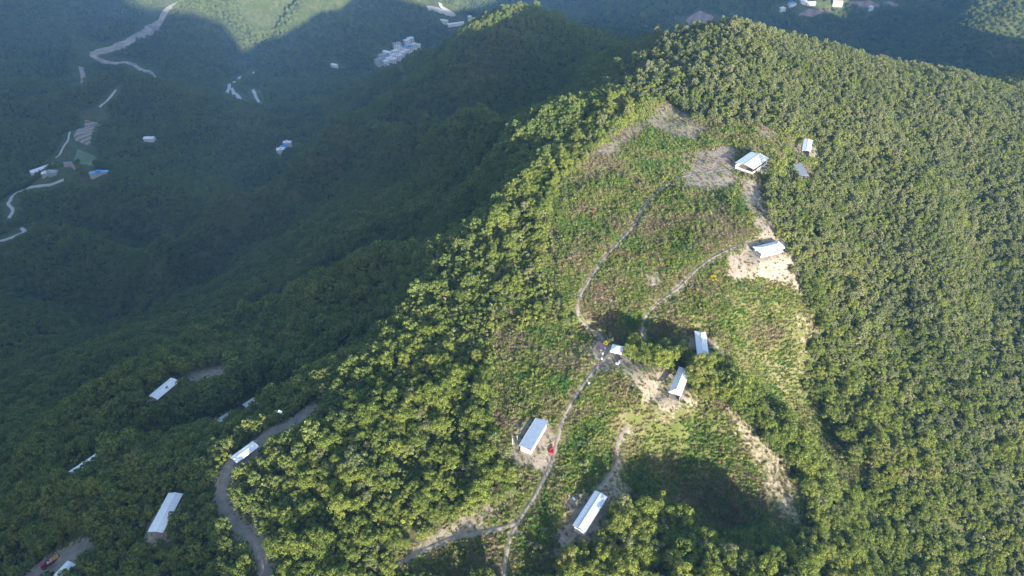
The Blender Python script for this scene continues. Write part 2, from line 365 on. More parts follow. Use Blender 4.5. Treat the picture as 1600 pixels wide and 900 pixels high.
def plot_mat(name, c1, c2, scale, angle):
    m, N, L, b = new_mat(name)
    g = N.new('ShaderNodeNewGeometry'); mp = N.new('ShaderNodeMapping'); mp.inputs['Rotation'].default_value = (0, 0, angle); wv = N.new('ShaderNodeTexWave')
    wv.inputs['Scale'].default_value = scale; wv.inputs['Distortion'].default_value = 0.6; wv.inputs['Detail'].default_value = 3; wv.inputs['Detail Scale'].default_value = 0.6
    L.new(g.outputs['Position'], mp.inputs['Vector']); L.new(mp.outputs[0], wv.inputs['Vector'])
    mix = N.new('ShaderNodeMix'); mix.data_type = 'RGBA'; mix.inputs[6].default_value = c1 + (1,); mix.inputs[7].default_value = c2 + (1,)
    L.new(wv.outputs['Fac'], mix.inputs[0]); L.new(mix.outputs[2], b.inputs['Base Color']); b.inputs['Roughness'].default_value = 0.95
    return m
M['plot_brown'] = plot_mat('ploughed_soil', (0.15, 0.12, 0.09), (0.34, 0.27, 0.20), 0.034, 0.5)
M['plot_plain'] = plot_mat('turned_soil', (0.22, 0.15, 0.13), (0.30, 0.21, 0.17), 0.02, 0.4)
M['plot_green'] = plot_mat('green_crop', (0.09, 0.13, 0.05), (0.14, 0.19, 0.08), 0.07, 0.3)

# ------------------------------------------------------------------ where things are (outlines measured on the photograph, carried to the ground)
CLEAR = [
 [(1045,152),(1090,188),(1180,190),(1240,205),(1285,215),(1282,262),(1262,288),(1240,262),(1205,272),(1195,300),(1203,345),(1230,400),(1250,450),(1282,500),(1262,560),(1256,610),(1318,690),(1365,770),(1318,760),(1270,690),(1200,632),(1130,590),(1112,560),(1070,540),(1000,545),(975,530),(900,520),(905,490),(855,455),(840,420),(862,385),(850,350),(865,300),(900,265),(930,230),(990,185)],
 [(960,545),(1040,575),(1060,620),(1120,622),(1150,640),(1190,682),(1240,745),(1275,800),(1240,850),(1160,868),(1120,850),(1060,790),(985,780),(960,790),(935,835),(900,850),(860,900),(600,900),(640,855),(700,815),(760,790),(815,760),(790,715),(775,680),(772,640),(780,600),(770,560),(775,510),(880,500),(940,520)],
]
TREES_IN = [
 [(990,535),(1080,548),(1085,560),(1050,572),(1000,552)],
 [(1085,560),(1112,556),(1160,590),(1215,640),(1260,700),(1300,760),(1290,800),(1240,745),(1190,682),(1130,625),(1085,612)],
]
SHRUBBY = [(700,400),(820,330),(850,430),(880,500),(900,560),(860,620),(800,650),(740,600),(690,500)]
BARE = [
 ([(1145,228),(1152,262),(1150,292),(1100,300),(1060,285),(1075,262),(1095,235)], 0.95),
 ([(1150,270),(1182,285),(1212,352),(1236,400),(1262,460),(1255,468),(1235,455),(1205,440),(1145,435),(1135,405),(1190,372),(1160,320)], 1.0),
 ([(1040,158),(1075,175),(1105,200),(1090,225),(1040,215),(1000,190)], 0.8),
 ([(985,185),(1010,195),(960,235),(920,250),(935,225)], 0.8),
 ([(1180,192),(1225,205),(1205,225),(1180,215)], 0.7),
 ([(1002,422),(1030,422),(1035,450),(1008,452)], 0.8),
 ([(975,555),(1035,560),(1050,612),(1075,640),(1040,660),(1000,625),(965,585)], 0.75),
 ([(925,535),(975,545),(980,575),(940,585),(925,560)], 0.9),
 ([(790,665),(815,655),(870,665),(862,725),(840,742),(800,722)], 0.95),
 ([(895,770),(930,770),(905,830),(880,880),(850,895),(862,840),(880,800)], 0.8),
 ([(1120,622),(1170,645),(1222,700),(1262,775),(1250,830),(1205,800),(1180,730),(1140,680)], 0.6),
 ([(640,850),(700,820),(760,775),(800,770),(790,800),(700,845),(640,870)], 0.7),
 ([(920,755),(985,750),(990,800),(960,830),(925,835)], 0.7),
 ([(1075,300),(1125,310),(1150,350),(1120,380),(1085,350)], 0.4),
 ([(835,560),(880,540),(940,530),(930,560),(880,590)], 0.4),
 ([(870,290),(900,262),(960,225),(1000,215),(960,260),(900,300)], 0.45),
 ([(1215,640),(1262,600),(1290,640),(1300,700),(1260,690)], 0.3),
 ([(1240,480),(1275,490),(1265,560),(1250,620),(1235,600),(1245,540)], 0.45),
 ([(1060,235),(1095,235),(1100,262),(1060,280),(1040,270)], 0.5),
 ([(275,580),(330,560),(370,565),(355,590),(300,600)], 0.9),
 ([(72,862),(112,855),(122,885),(85,900),(40,900)], 0.9),
 ([(222,840),(245,838),(250,858),(232,868)], 0.8),
 ([(340,720),(375,700),(420,720),(400,800),(440,900),(370,900),(335,800)], 0.6),
]
def in_any(polys, px, py):
    r = np.zeros(np.shape(px), bool)
    for p in polys: r |= inside(p, px, py)
    return r
def flat_poly_mask(polys, px, py, soft=0):
    return in_any(polys, px, py)

# ---- sheds: corners of the roof seen in the photograph -> centre, length, width, heading
SHEDS = [
 # name, corners, eave height, roof style, roof, details, label
 dict(k='field_shed', c=[(1149.3,253.3),(1176.7,265.3),(1202,247.3),(1173.3,237.3)], h=2.7, s='gable', m='sheet_white', swap=True, walls=2, label='large white gabled shed with open end, highest on the bare crest'),
 dict(k='field_shed', c=[(1256,217.3),(1270,218.7),(1266.7,237.3),(1253.3,234.7)], h=2.5, s='gable', m='sheet_white', label='small white roofed shed sunk in a dark gap at the wood edge'),
 dict(k='field_shed', c=[(1242,257),(1251,254.7),(1261,273),(1251,276)], h=2.5, s='mono', m='far_roof_grey', label='white roof half hidden by trees just below the small shed'),
 dict(k='field_shed', c=[(1178.7,384),(1218.7,377.3),(1227.3,386.3),(1186.7,399.3)], h=1.9, s='hip', m='sheet_white', walls=1, label='white hipped shed on bare tan ground beside the big right wood'),
 dict(k='field_shed', c=[(1085.2,517.4),(1103,518.7),(1108,557.9),(1089.4,556.3)], h=2.6, s='hip', m='sheet_white', label='white hipped shed standing upright in shade above the tree belt'),
 dict(k='field_shed', c=[(1060.3,573.9),(1080.2,577),(1062.6,620.6),(1046.3,611.2)], h=2.7, s='hip', m='sheet_white', label='white hipped shed with hard black shadow, right of the footpath tent'),
 dict(k='field_shed', c=[(836.7,652.2),(857,658.3),(830.9,702.3),(810.6,695.7)], h=2.7, s='mono', m='sheet_blue', walls=2, label='pale blue flat roofed shed on a dirt pad left of the footpath'),
 dict(k='field_shed', c=[(929.6,765.9),(949.4,776.9),(914,831.4),(894.9,820.4)], h=2.8, s='gable', m='sheet_blue', low=True, walls=1, label='pale blue roofed shed at the lower end of the short curved path'),
 dict(k='field_shed', c=[(232.3,619),(246,624.3),(279,597),(268,589)], h=2.8, s='gable', m='sheet_white', low=True, label='white roofed shed beside a bare bank on the shaded left slope, highest there'),
 dict(k='field_shed', c=[(359.3,715),(370,723.3),(405,698),(395,689.3)], h=2.8, s='gable', m='sheet_white', low=True, label='white barrel like roof at the bend of the left dirt road'),
 dict(k='field_shed', c=[(265.7,770),(283.3,771.7),(256.7,833.3),(228.3,830)], h=2.8, s='gable', m='sheet_white', low=True, label='long bright white shed left of the dirt road, partly under a branch'),
 dict(k='field_shed', c=[(106,739.3),(112.7,743.3),(160,715),(151,706)], h=2.8, s='gable', m='sheet_white', low=True, label='narrow white roof mostly hidden by trees, far down the left slope'),
 dict(k='field_shed', c=[(328,662),(340,670),(372,650),(361,641)], h=2.8, s='gable', m='sheet_white', low=True, label='white roof showing through leaves above the dirt road shed'),
 dict(k='field_shed', c=[(378,633),(390,641),(408,631),(396,620)], h=2.8, s='gable', m='sheet_white', low=True, label='short white roof in leaves near the street lamp'),
 dict(k='field_shed', c=[(84,898),(96,906),(118,882),(106,876)], h=2.8, s='gable', m='sheet_white', low=True, label='white roof corner beside the parked truck at the picture edge'),
 dict(k='tent', c=[(956.3,537.3),(974.4,541.2),(971.9,553.2),(953.7,549)], h=2.3, s='tent', m='tent', label='small square white canopy beside the footpath junction'),
]
def plane_pt(px, py, z):
    r = ray(px, py); t = z / r[2]; return np.array([r[0] * t, r[1] * t])
for s in SHEDS:
    cx = sum(p[0] for p in s['c']) / 4; cy = sum(p[1] for p in s['c']) / 4
    z = float(hit(cx, cy)[2]) + s['h'] * 0.6
    for k in range(12):
        p = plane_pt(cx, cy, z); z = z * 0.5 + 0.5 * (float(ground_z(p[0], p[1])) + s['h'] + 0.3)
    q = [plane_pt(a, b, z) for a, b in s['c']]
    e = [q[(i + 1) % 4] - q[i] for i in range(4)]
    l0 = (np.linalg.norm(e[0]) + np.linalg.norm(e[2])) / 2; l1 = (np.linalg.norm(e[1]) + np.linalg.norm(e[3])) / 2
    a, b = e[0] - e[2], e[1] - e[3]
    ax = a if l0 >= l1 else b
    if s.get('swap'): ax = e[1] - e[3]
    s['rz'] = math.atan2(ax[1], ax[0]); s['ctr'] = np.mean(q, 0); s['L'] = l1 if s.get('swap') else max(l0, l1); s['W'] = l0 if s.get('swap') else min(l0, l1)
    s['z'] = z - s['h']
    print('shed', [round(float(v), 1) for v in (*s['ctr'], s['z'], s['L'], s['W'], math.degrees(s['rz']))], s['label'][:40])
    # level pad in the hillside
    co, si = math.cos(s['rz']), math.sin(s['rz'])
    dx = XX - s['ctr'][0]; dy = YY - s['ctr'][1]
    u = np.abs(dx * co + dy * si) - s['L'] / 2; v = np.abs(-dx * si + dy * co) - s['W'] / 2
    d = np.maximum(np.maximum(u, v), 0); wgt = 1 - smooth(0.6, 5.5, d)
    ZZ[:] = ZZ * (1 - wgt) + s['z'] * wgt

PATHS = [
 ('footpath', [(1153,261),(1110,268),(1066,276),(1040,290),(1008,322),(990,352),(965,380),(940,408),(918,442),(906,465),(903,492),(915,510),(935,524),(949,540),(948,556),(925,582),(905,610),(884,645),(870,690),(862,722),(838,770),(810,815),(795,850),(785,905)], 1.2, 'concrete', 0.10),
 ('footpath', [(808,817),(770,828),(720,838),(690,848),(660,862),(630,878),(600,890)], 1.45, 'concrete', 0.10),
 ('footpath', [(1185,376),(1150,385),(1110,405),(1085,425),(1060,450),(1030,472),(1008,495),(1003,520),(1010,535)], 1.0, 'road_dirt', 0.10),
 ('footpath', [(982,668),(968,685),(964,705),(962,728),(950,748),(936,763)], 1.4, 'concrete', 0.10),
 ('dirt_road', [(487,636),(460,658),(425,676),(398,694),(372,716),(352,738),(346,765),(350,795),(368,820),(395,842),(408,865),(414,910)], 3.3, 'road_dirt', 0.14),
 ('dirt_road', [(135,850),(105,866),(70,890),(40,915)], 5.5, 'road_dirt', 0.14),
]
PATHW = []
for nm, pp, wd, mt, lf in PATHS:
    a = np.array(pp, float); h = hit(a[:, 0], a[:, 1]); PATHW.append(curve_pts(h[:, :2], 0.7))
# the paths are cut a little into the slope
for (nm, pp, wd, mt, lf), c in zip(PATHS, PATHW):
    cz = ground_z(c[:, 0], c[:, 1]); k = 9
    cz = np.convolve(np.pad(cz, k, mode='edge'), np.ones(2 * k + 1) / (2 * k + 1), 'valid')
    x0, x1, y0, y1 = c[:, 0].min() - 8, c[:, 0].max() + 8, c[:, 1].min() - 8, c[:, 1].max() + 8
    i0, i1 = np.searchsorted(GX, [x0, x1]); j0, j1 = np.searchsorted(GY, [y0, y1])
    sx = XX[j0:j1, i0:i1]; sy = YY[j0:j1, i0:i1]
    best = np.full(sx.shape, 1e9); bz = np.zeros(sx.shape)
    for p, zz in zip(c[::2], cz[::2]):
        d = np.hypot(sx - p[0], sy - p[1]); mm = d < best; best[mm] = d[mm]; bz[mm] = zz
    wg = 1 - smooth(wd * 0.6, wd * 0.6 + 2.2, best)
    ZZ[j0:j1, i0:i1] = ZZ[j0:j1, i0:i1] * (1 - wg) + bz * wg

# ------------------------------------------------------------------ terrain object
PXg, PYg, DPg = project(np.stack([XX, YY, ZZ], -1))
near = (np.hypot(XX, YY) < 345) & (DPg > 20)
clear_g = in_any(CLEAR, PXg, PYg) & near & ~in_any(TREES_IN, PXg, PYg)
bare_g = np.zeros(XX.shape)
nz = fbm(XX / 4.5, YY / 4.5, 77, 4)
for poly, amt in BARE:
    m_ = inside(poly, PXg + 9 * nz, PYg + 7 * np.roll(nz, 5, 0)) & ((np.hypot(XX, YY) < 420) | (poly[0][0] == 0))
    bare_g = np.maximum(bare_g, m_ * amt)
dp = np.full(XX.shape, 99.0)
for c, pd in zip(PATHW, PATHS):
    cs = c[::4]
    for p in cs:
        i0, i1 = np.searchsorted(GX, [p[0] - 6, p[0] + 6]); j0, j1 = np.searchsorted(GY, [p[1] - 6, p[1] + 6])
        dp[j0:j1, i0:i1] = np.minimum(dp[j0:j1, i0:i1], np.hypot(XX[j0:j1, i0:i1] - p[0], YY[j0:j1, i0:i1] - p[1]) - pd[2] / 2)
bare_g = np.maximum(bare_g, 0.7 * (1 - smooth(0.2, 2.2, dp + nz)))
for s in SHEDS:
    d = np.hypot(XX - s['ctr'][0], YY - s['ctr'][1]); bare_g = np.maximum(bare_g, 0.85 * (1 - smooth(s['L'] * 0.45, s['L'] * 0.62 + 2, d + 2 * nz)))
def blur(a):
    b = a.copy(); b[1:-1, 1:-1] = (a[1:-1, 1:-1] * 2 + a[:-2, 1:-1] + a[2:, 1:-1] + a[1:-1, :-2] + a[1:-1, 2:]) / 6; return b
bare_g = blur(bare_g); clear_s = blur(clear_g.astype(float))
me = mesh_grid('terrain', XX, YY, ZZ)
for nm, arr in (('bare', bare_g), ('clearing', clear_s)):
    at = me.attributes.new(nm, 'FLOAT', 'POINT'); at.data.foreach_set('value', arr.astype(np.float32).ravel())
gm, N, L, b = new_mat('ground')
g = N.new('ShaderNodeNewGeometry')
def noise(scale, detail=6, rough=0.6):
    n = N.new('ShaderNodeTexNoise'); n.inputs['Scale'].default_value = scale; n.inputs['Detail'].default_value = detail; n.inputs['Roughness'].default_value = rough
    L.new(g.outputs['Position'], n.inputs['Vector']); return n.outputs[0]
def ramp(src, stops):
    r = N.new('ShaderNodeValToRGB'); el = r.color_ramp.elements
    while len(el) < len(stops): el.new(0.5)
    for e, (p, c) in zip(el, stops): e.position = p; e.color = c + (1,)
    L.new(src, r.inputs[0]); return r.outputs[0]
def mixc(f, a, b_):
    m_ = N.new('ShaderNodeMix'); m_.data_type = 'RGBA'; L.new(f, m_.inputs[0]); L.new(a, m_.inputs[6]); L.new(b_, m_.inputs[7]); return m_.outputs[2]
floor_c = ramp(noise(0.12), [(0.3, (0.050, 0.070, 0.025)), (0.5, (0.080, 0.100, 0.032)), (0.7, (0.13, 0.11, 0.055))])
grass_c = ramp(noise(0.12, 8, 0.8), [(0.30, (0.060, 0.100, 0.025)), (0.42, (0.105, 0.125, 0.035)), (0.52, (0.14, 0.135, 0.055)), (0.62, (0.19, 0.165, 0.095)), (0.75, (0.15, 0.12, 0.08))])
bare_c = ramp(noise(0.5, 8, 0.7), [(0.30, (0.16, 0.13, 0.10)), (0.44, (0.28, 0.23, 0.175)), (0.58, (0.33, 0.28, 0.22)), (0.75, (0.40, 0.35, 0.28))])
a1 = N.new('ShaderNodeAttribute'); a1.attribute_name = 'bare'; a2 = N.new('ShaderNodeAttribute'); a2.attribute_name = 'clearing'
def jag(att, n_scale):
    k = N.new('ShaderNodeMath'); k.operation = 'ADD'; L.new(att.outputs['Fac'], k.inputs[0])
    q = N.new('ShaderNodeMath'); q.operation = 'MULTIPLY_ADD'; L.new(noise(n_scale, 5), q.inputs[0]); q.inputs[1].default_value = 2.0; q.inputs[2].default_value = -1.08
    L.new(q.outputs[0], k.inputs[1]); r = N.new('ShaderNodeMapRange'); L.new(k.outputs[0], r.inputs[0]); r.inputs[1].default_value = 0.38; r.inputs[2].default_value = 0.62
    return r.outputs[0]
col = mixc(jag(a1, 0.9), mixc(a2.outputs['Fac'], floor_c, grass_c), bare_c)
L.new(col, b.inputs['Base Color']); b.inputs['Roughness'].default_value = 0.95; b.inputs['Specular IOR Level'].default_value = 0.1
bp = N.new('ShaderNodeBump'); bp.inputs['Distance'].default_value = 0.5; bp.inputs['Strength'].default_value = 0.7; L.new(noise(1.1, 8, 0.7), bp.inputs['Height']); L.new(bp.outputs[0], b.inputs['Normal'])
terrain = tag(obj('terrain', me, gm), kind='structure')

def ribbon(name, c, width, mat, lift, nx=5, fine=1.0):
    c = np.asarray(c); n = len(c); t = np.gradient(c, axis=0); t /= np.linalg.norm(t, axis=1)[:, None] + 1e-9
    nrm = np.stack([-t[:, 1], t[:, 0]], -1)
    wv = np.broadcast_to(np.asarray(width, float), (n,)) / 2
    wv = wv * (1 + 0.34 * fbm(np.arange(n) * 0.31, np.zeros(n) + len(name), 5, 3))
    off = np.linspace(-1, 1, nx)
    X = c[:, None, 0] + nrm[:, None, 0] * wv[:, None] * off; Y = c[:, None, 1] + nrm[:, None, 1] * wv[:, None] * off
    Z = ground_z(X, Y) + lift
    edge = np.abs(off) > 0.99; Z[:, edge] -= lift * 1.5
    if nx > 5 or lift > 0.3: Z += fbm(X / 6, Y / 6, 9, 2) * 0.3 * lift
    return obj(name, mesh_grid(name, X, Y, Z), M[mat])
for k, ((nm, pp, wd, mt, lf), c) in enumerate(zip(PATHS, PATHW)):
    tag(ribbon(nm, c, wd, mt, lf), kind='structure')
def far_line(name, px, width, mat, step=4, lift=0.8):
    a = np.array(px, float); h = hit(a[:, 0], a[:, 1])[:, :2]
    c = curve_pts(h, step)
    if not np.isscalar(width): width = np.interp(np.linspace(0, 1, len(c)), np.linspace(0, 1, len(width)), width)
    FARLINES.append((c, width)); return tag(ribbon(name, c, width, mat, lift, 7), kind='structure')
FARLINES = []
far_line('road', [(100,281),(85,287),(60,291),(35,298),(20,306),(13,318),(20,328),(14,342)], 4, 'road_far')
far_line('road', [(0,377),(20,371),(38,363),(34,357)], 4, 'road_far')
far_line('road', [(86,248),(98,232),(106,220),(109,207)], 3, 'road_far')
far_line('road', [(155,168),(168,157),(181,141)], 4, 'road_far')
far_line('rock_scar', [(285,0),(268,12),(255,24),(240,42),(222,55),(200,65),(180,74),(160,80),(142,85)], [16,14,12,22,26,34,30,24,14], 'scar')
far_line('rock_scar', [(142,85),(155,93),(175,98),(200,98),(222,110),(240,120),(260,130)], [10,9,8,10,12,14,12], 'scar')
far_line('rock_scar', [(130,106),(130,120),(126,134)], [6,14,16], 'scar')
far_line('road', [(352,148),(358,138),(372,126),(392,117),(398,113)], 6, 'road_far')
far_line('road', [(362,138),(370,148),(378,159)], 6, 'road_far')
far_line('road', [(395,140),(400,152),(408,163)], 6, 'road_far')
far_line('road', [(668,13),(680,14),(695,19),(710,23),(700,17),(690,11),(688,5)], 8, 'road_far')
def patch(name, poly, mat, n=14, lift=0.9):
    """a plot draped on the ground: four outline corners"""
    a = np.array(poly, float); u, v = np.meshgrid(np.linspace(0, 1, n), np.linspace(0, 1, n)); h = hit(a[:, 0], a[:, 1])[:, :2]
    w4 = [(1 - u) * (1 - v), u * (1 - v), u * v, (1 - u) * v]
    X = sum(w_ * h[i, 0] for i, w_ in enumerate(w4)); Y = sum(w_ * h[i, 1] for i, w_ in enumerate(w4))
    Z = ground_z(X, Y) + lift; Z[0] -= 2; Z[-1] -= 2; Z[:, 0] -= 2; Z[:, -1] -= 2
    PLOTS.append((X.mean(), Y.mean(), h)); return tag(obj(name, mesh_grid(name, X, Y, Z), M[mat]), kind='structure')
PLOTS = []
patch('field', [(115,219),(140,227),(164,193),(132,187)], 'plot_brown', n=24, lift=2.2)
patch('field', [(113,250),(140,262),(150,242),(120,232)], 'plot_green', lift=1.2)
patch('field', [(100,262),(122,270),(112,250),(97,252)], 'plot_plain', lift=1.2)
patch('field', [(1067,35),(1090,44),(1118,28),(1095,16)], 'plot_plain', lift=1.2)
patch('field', [(1244,25),(1268,27),(1300,15),(1262,14)], 'plot_plain', lift=1.2)
patch('field', [(1322,3),(1345,11),(1385,8),(1362,1)], 'plot_plain', lift=1.2)
patch('field', [(1378,5),(1398,13),(1405,8),(1388,2)], 'plot_plain', lift=1.2)
patch('field', [(598,110),(600,113),(622,106),(617,102)], 'plot_green', lift=1.2)

# ------------------------------------------------------------------ plants: prototypes
def quads(c, n, size, elong=1.0, r=rng):
    """one leaf-clump face at every centre c facing n"""
    c = np.asarray(c); k = len(c); n = n / (np.linalg.norm(n, axis=1)[:, None] + 1e-9)
    a = np.cross(n, r.normal(size=(k, 3))); a /= np.linalg.norm(a, axis=1)[:, None] + 1e-9; bb = np.cross(n, a)
    s = size[:, None] * 0.5
    v = np.stack([c - a * s * elong, c + bb * s * 0.8 + n * s * 0.25, c + a * s * elong, c - bb * s * 0.8 + n * s * 0.25], 1).reshape(-1, 3)
    return v, np.arange(k * 4).reshape(-1, 4)
def lobes(h, rad, nl, seed, cone=0.0):
    r = np.random.default_rng(seed); L_ = []
    for i in range(nl):
        t = (i + 0.5) / nl; a = i * 2.4 + r.uniform(-.5, .5); z = h * (0.42 + 0.46 * t) + r.uniform(-.45, .45)
        rr = rad * (0.80 * (1 - cone * t)) * math.sqrt(max(0.05, 1 - (t - 0.25) ** 2)) * r.uniform(0.45, 1.08)
        L_.append(((math.cos(a) * rr, math.sin(a) * rr, z), rad * r.uniform(0.22, 0.42) * (1 - cone * t * 0.5)))
    return L_
def crown_mesh(name, h, rad, nl, per, leaf, seed, cone=0.0):
    r = np.random.default_rng(seed); cs = []; ns = []
    for (c, R_) in lobes(h, rad, nl, seed, cone):
        d = r.normal(size=(per, 3)); d /= np.linalg.norm(d, axis=1)[:, None]; d[:, 2] = np.where(d[:, 2] < -0.45, -d[:, 2], d[:, 2])
        rr = R_ * r.uniform(0.55, 1.12, per) ; cs.append(np.array(c) + d * rr[:, None] * [1, 1, 0.85]); ns.append(d + r.normal(size=(per, 3)) * 0.45)
    cs = np.concatenate(cs); ns = np.concatenate(ns)
    v, q = quads(cs, ns, leaf * r.uniform(0.6, 1.35, len(cs)), 1.0, r)
    return v, q
def trunk_bm(h, rad, nl, seed, cone=0.0):
    mb = MB(); t0 = 0.05 * h * 0.35 + 0.06
    mb.bar((0, 0, -0.6), (0.06, 0.03, h * 0.45), t0, t0 * 0.7, 6); mb.bar((0.06, 0.03, h * 0.45), (0, 0, h * 0.85), t0 * 0.7, 0.03, 5)
    for k, (c, R_) in enumerate(lobes(h, rad, nl, seed, cone)):
        if k % 3 == 0: mb.bar((0.04, 0.02, h * 0.38), c, t0 * 0.45, 0.02, 4)
    return mb
def to_np(mb):
    me = bpy.data.meshes.new('t'); bmesh.ops.triangulate(mb.bm, faces=mb.bm.faces[:]); mb.bm.to_mesh(me); mb.bm.free()
    v = np.zeros(len(me.vertices) * 3); me.vertices.foreach_get('co', v); q = np.zeros(len(me.polygons) * 3, int); me.loops.foreach_get('vertex_index', q)
    bpy.data.meshes.remove(me); return v.reshape(-1, 3), q.reshape(-1, 3)
def proto(name, v, q, mats, col, mi=None, n=4):
    me = mesh_arrays(name, v, q, False, mi, n)
    for m in mats: me.materials.append(m)
    o = bpy.data.objects.new(name, me); col.objects.link(o); return o
def join_tris(parts):
    V = []; Q = []; MI = []; o = 0
    for v, q, mi in parts:
        if q.shape[1] == 4: q = np.concatenate([q[:, [0, 1, 2]], q[:, [0, 2, 3]]])
        V.append(v); Q.append(q + o); MI.append(np.full(len(q), mi)); o += len(v)
    return np.concatenate(V), np.concatenate(Q), np.concatenate(MI)
SPECIES = [  # height, crown radius, lobes, faces per lobe, leaf size, cone, leaf material
 (6.2, 2.9, 17, 88, 0.33, 0.0, 'leaf_bright'), (5.4, 2.4, 14, 88, 0.32, 0.0, 'leaf_bright'), (7.4, 3.1, 20, 85, 0.34, 0.15, 'leaf_bright'), (4.4, 2.1, 12, 85, 0.31, 0.0, 'leaf_bright'), (5.0, 2.7, 12, 80, 0.33, 0.1, 'leaf_olive'),
 (5.8, 1.9, 11, 70, 0.33, 0.35, 'leaf_olive'), (6.8, 2.2, 13, 70, 0.33, 0.45, 'leaf_olive'), (4.7, 1.7, 9, 70, 0.31, 0.3, 'leaf_olive'), (5.6, 2.5, 13, 75, 0.34, 0.1, 'leaf_bright'),
 (6.4, 2.8, 14, 42, 0.52, 0.1, 'leaf_dark'), (5.6, 2.4, 12, 42, 0.50, 0.0, 'leaf_dark'), (7.6, 3.0, 16, 42, 0.54, 0.2, 'leaf_dark'),
]
tree_col = bpy.data.collections.new('tree_kinds'); CROWNS = []; TRUNKS = []
for i, (h, rad, nl, per, leaf, cone, mt) in enumerate(SPECIES):
    v, q = crown_mesh('crown', h, rad, nl, per, leaf, 100 + i, cone); tv, tq = to_np(trunk_bm(h, rad, nl, 100 + i, cone))
    V, Q, MI = join_tris([(v, q, 0), (tv, tq, 1)])
    proto('tree_%02d' % i, V, Q, [M[mt], M['bark']], tree_col, MI, 3)
    cm = mesh_arrays('crown', v, q); cm.materials.append(M[mt]); CROWNS.append(cm)
    tm = mesh_arrays('trunk', tv, tq, n=3); tm.materials.append(M['bark']); TRUNKS.append(tm)
under_col = bpy.data.collections.new('undergrowth_kinds')
def tuft(seed, n, h, spread):
    r = np.random.default_rng(seed); v = []; q = []
    for k in range(n):
        a = r.uniform(0, 6.28); rr = spread * r.uniform(0, 1) ** 0.5; x, y = rr * math.cos(a), rr * math.sin(a); hh = h * r.uniform(0.5, 1.1); lean = r.uniform(0.15, 0.6) * hh; a2 = a + r.uniform(-.8, .8)
        wd = r.uniform(0.05, 0.11); px_, py_ = -math.sin(a2) * wd, math.cos(a2) * wd; o = len(v)
        v += [(x - px_, y - py_, -0.2), (x + px_, y + py_, -0.2), (x + px_ * .8 + math.cos(a2) * lean * .4, y + py_ * .8 + math.sin(a2) * lean * .4, hh * .65), (x - px_ * .8 + math.cos(a2) * lean * .4, y - py_ * .8 + math.sin(a2) * lean * .4, hh * .65),
              (x + math.cos(a2) * lean, y + math.sin(a2) * lean, hh)]
        q += [(o, o + 1, o + 2), (o, o + 2, o + 3), (o + 3, o + 2, o + 4)]
    return np.array(v), np.array(q)
for i, (n_, h_, s_) in enumerate([(60, 1.0, 0.8), (55, 1.45, 0.75), (70, 0.7, 0.95)]):
    v, q = tuft(40 + i, n_, h_, s_); proto('under_%02d' % i, v, q, [M['grass']], under_col, None, 3)
for i, (h, rad, nl, per, leaf, mt) in enumerate([(1.5, 1.0, 5, 45, 0.32, 'weed'), (1.1, 0.8, 4, 45, 0.28, 'weed'), (2.2, 1.3, 6, 50, 0.38, 'leaf_olive'), (2.6, 1.5, 6, 55, 0.40, 'leaf_bright')]):
    v, q = crown_mesh('bush', h, rad, nl, per, leaf, 300 + i); v[:, 2] -= h * 0.12
    proto('under_%02d' % (3 + i), v, q, [M[mt]], under_col)

v, q = crown_mesh('brush', 0.9, 0.7, 4, 26, 0.22, 310); v[:, 2] -= 0.25; proto('under_07', v, q, [M['brush']], under_col)
v, q = tuft(49, 45, 0.9, 0.8); proto('under_08', v, q, [M['brush']], under_col, None, 3)
v, q = crown_mesh('stalk', 2.5, 0.55, 6, 22, 0.24, 311, 0.2); v[:, 2] -= 0.7; proto('under_09', v, q, [M['leaf_olive']], under_col)

# ------------------------------------------------------------------ where they grow
def jitter(x0, x1, y0, y1, cell, seed):
    r = np.random.default_rng(seed); xs = np.arange(x0, x1, cell); ys = np.arange(y0, y1, cell); X, Y = np.meshgrid(xs, ys)
    X = X + r.uniform(0, cell, X.shape); Y = Y + r.uniform(0, cell, Y.shape); return X.ravel(), Y.ravel()
def in_view(x, y, z, mx=140):
    px, py, d = project(np.stack([x, y, z], -1)); return (d > 15) & (px > -mx) & (px < 1600 + mx) & (py > -mx) & (py < 900 + mx * 1.6)
def blocked(px, py, polys, grow):
    r = np.zeros(px.shape, bool)
    for p in polys:
        c = np.mean(p, 0); q = [(c[0] + (a - c[0]) * (1 + grow / (np.hypot(a - c[0], b_ - c[1]) + 1)), c[1] + (b_ - c[1]) * (1 + grow / (np.hypot(a - c[0], b_ - c[1]) + 1))) for a, b_ in p]
        r |= inside(q, px, py)
    return r
HALF = [SHEDS[i]['c'] for i in (2, 11, 12, 13)]; FREE = [s['c'] for i, s in enumerate(SHEDS) if i not in (2, 11, 12, 13)]
ROADPX = [PATHS[4][1], PATHS[5][1]]
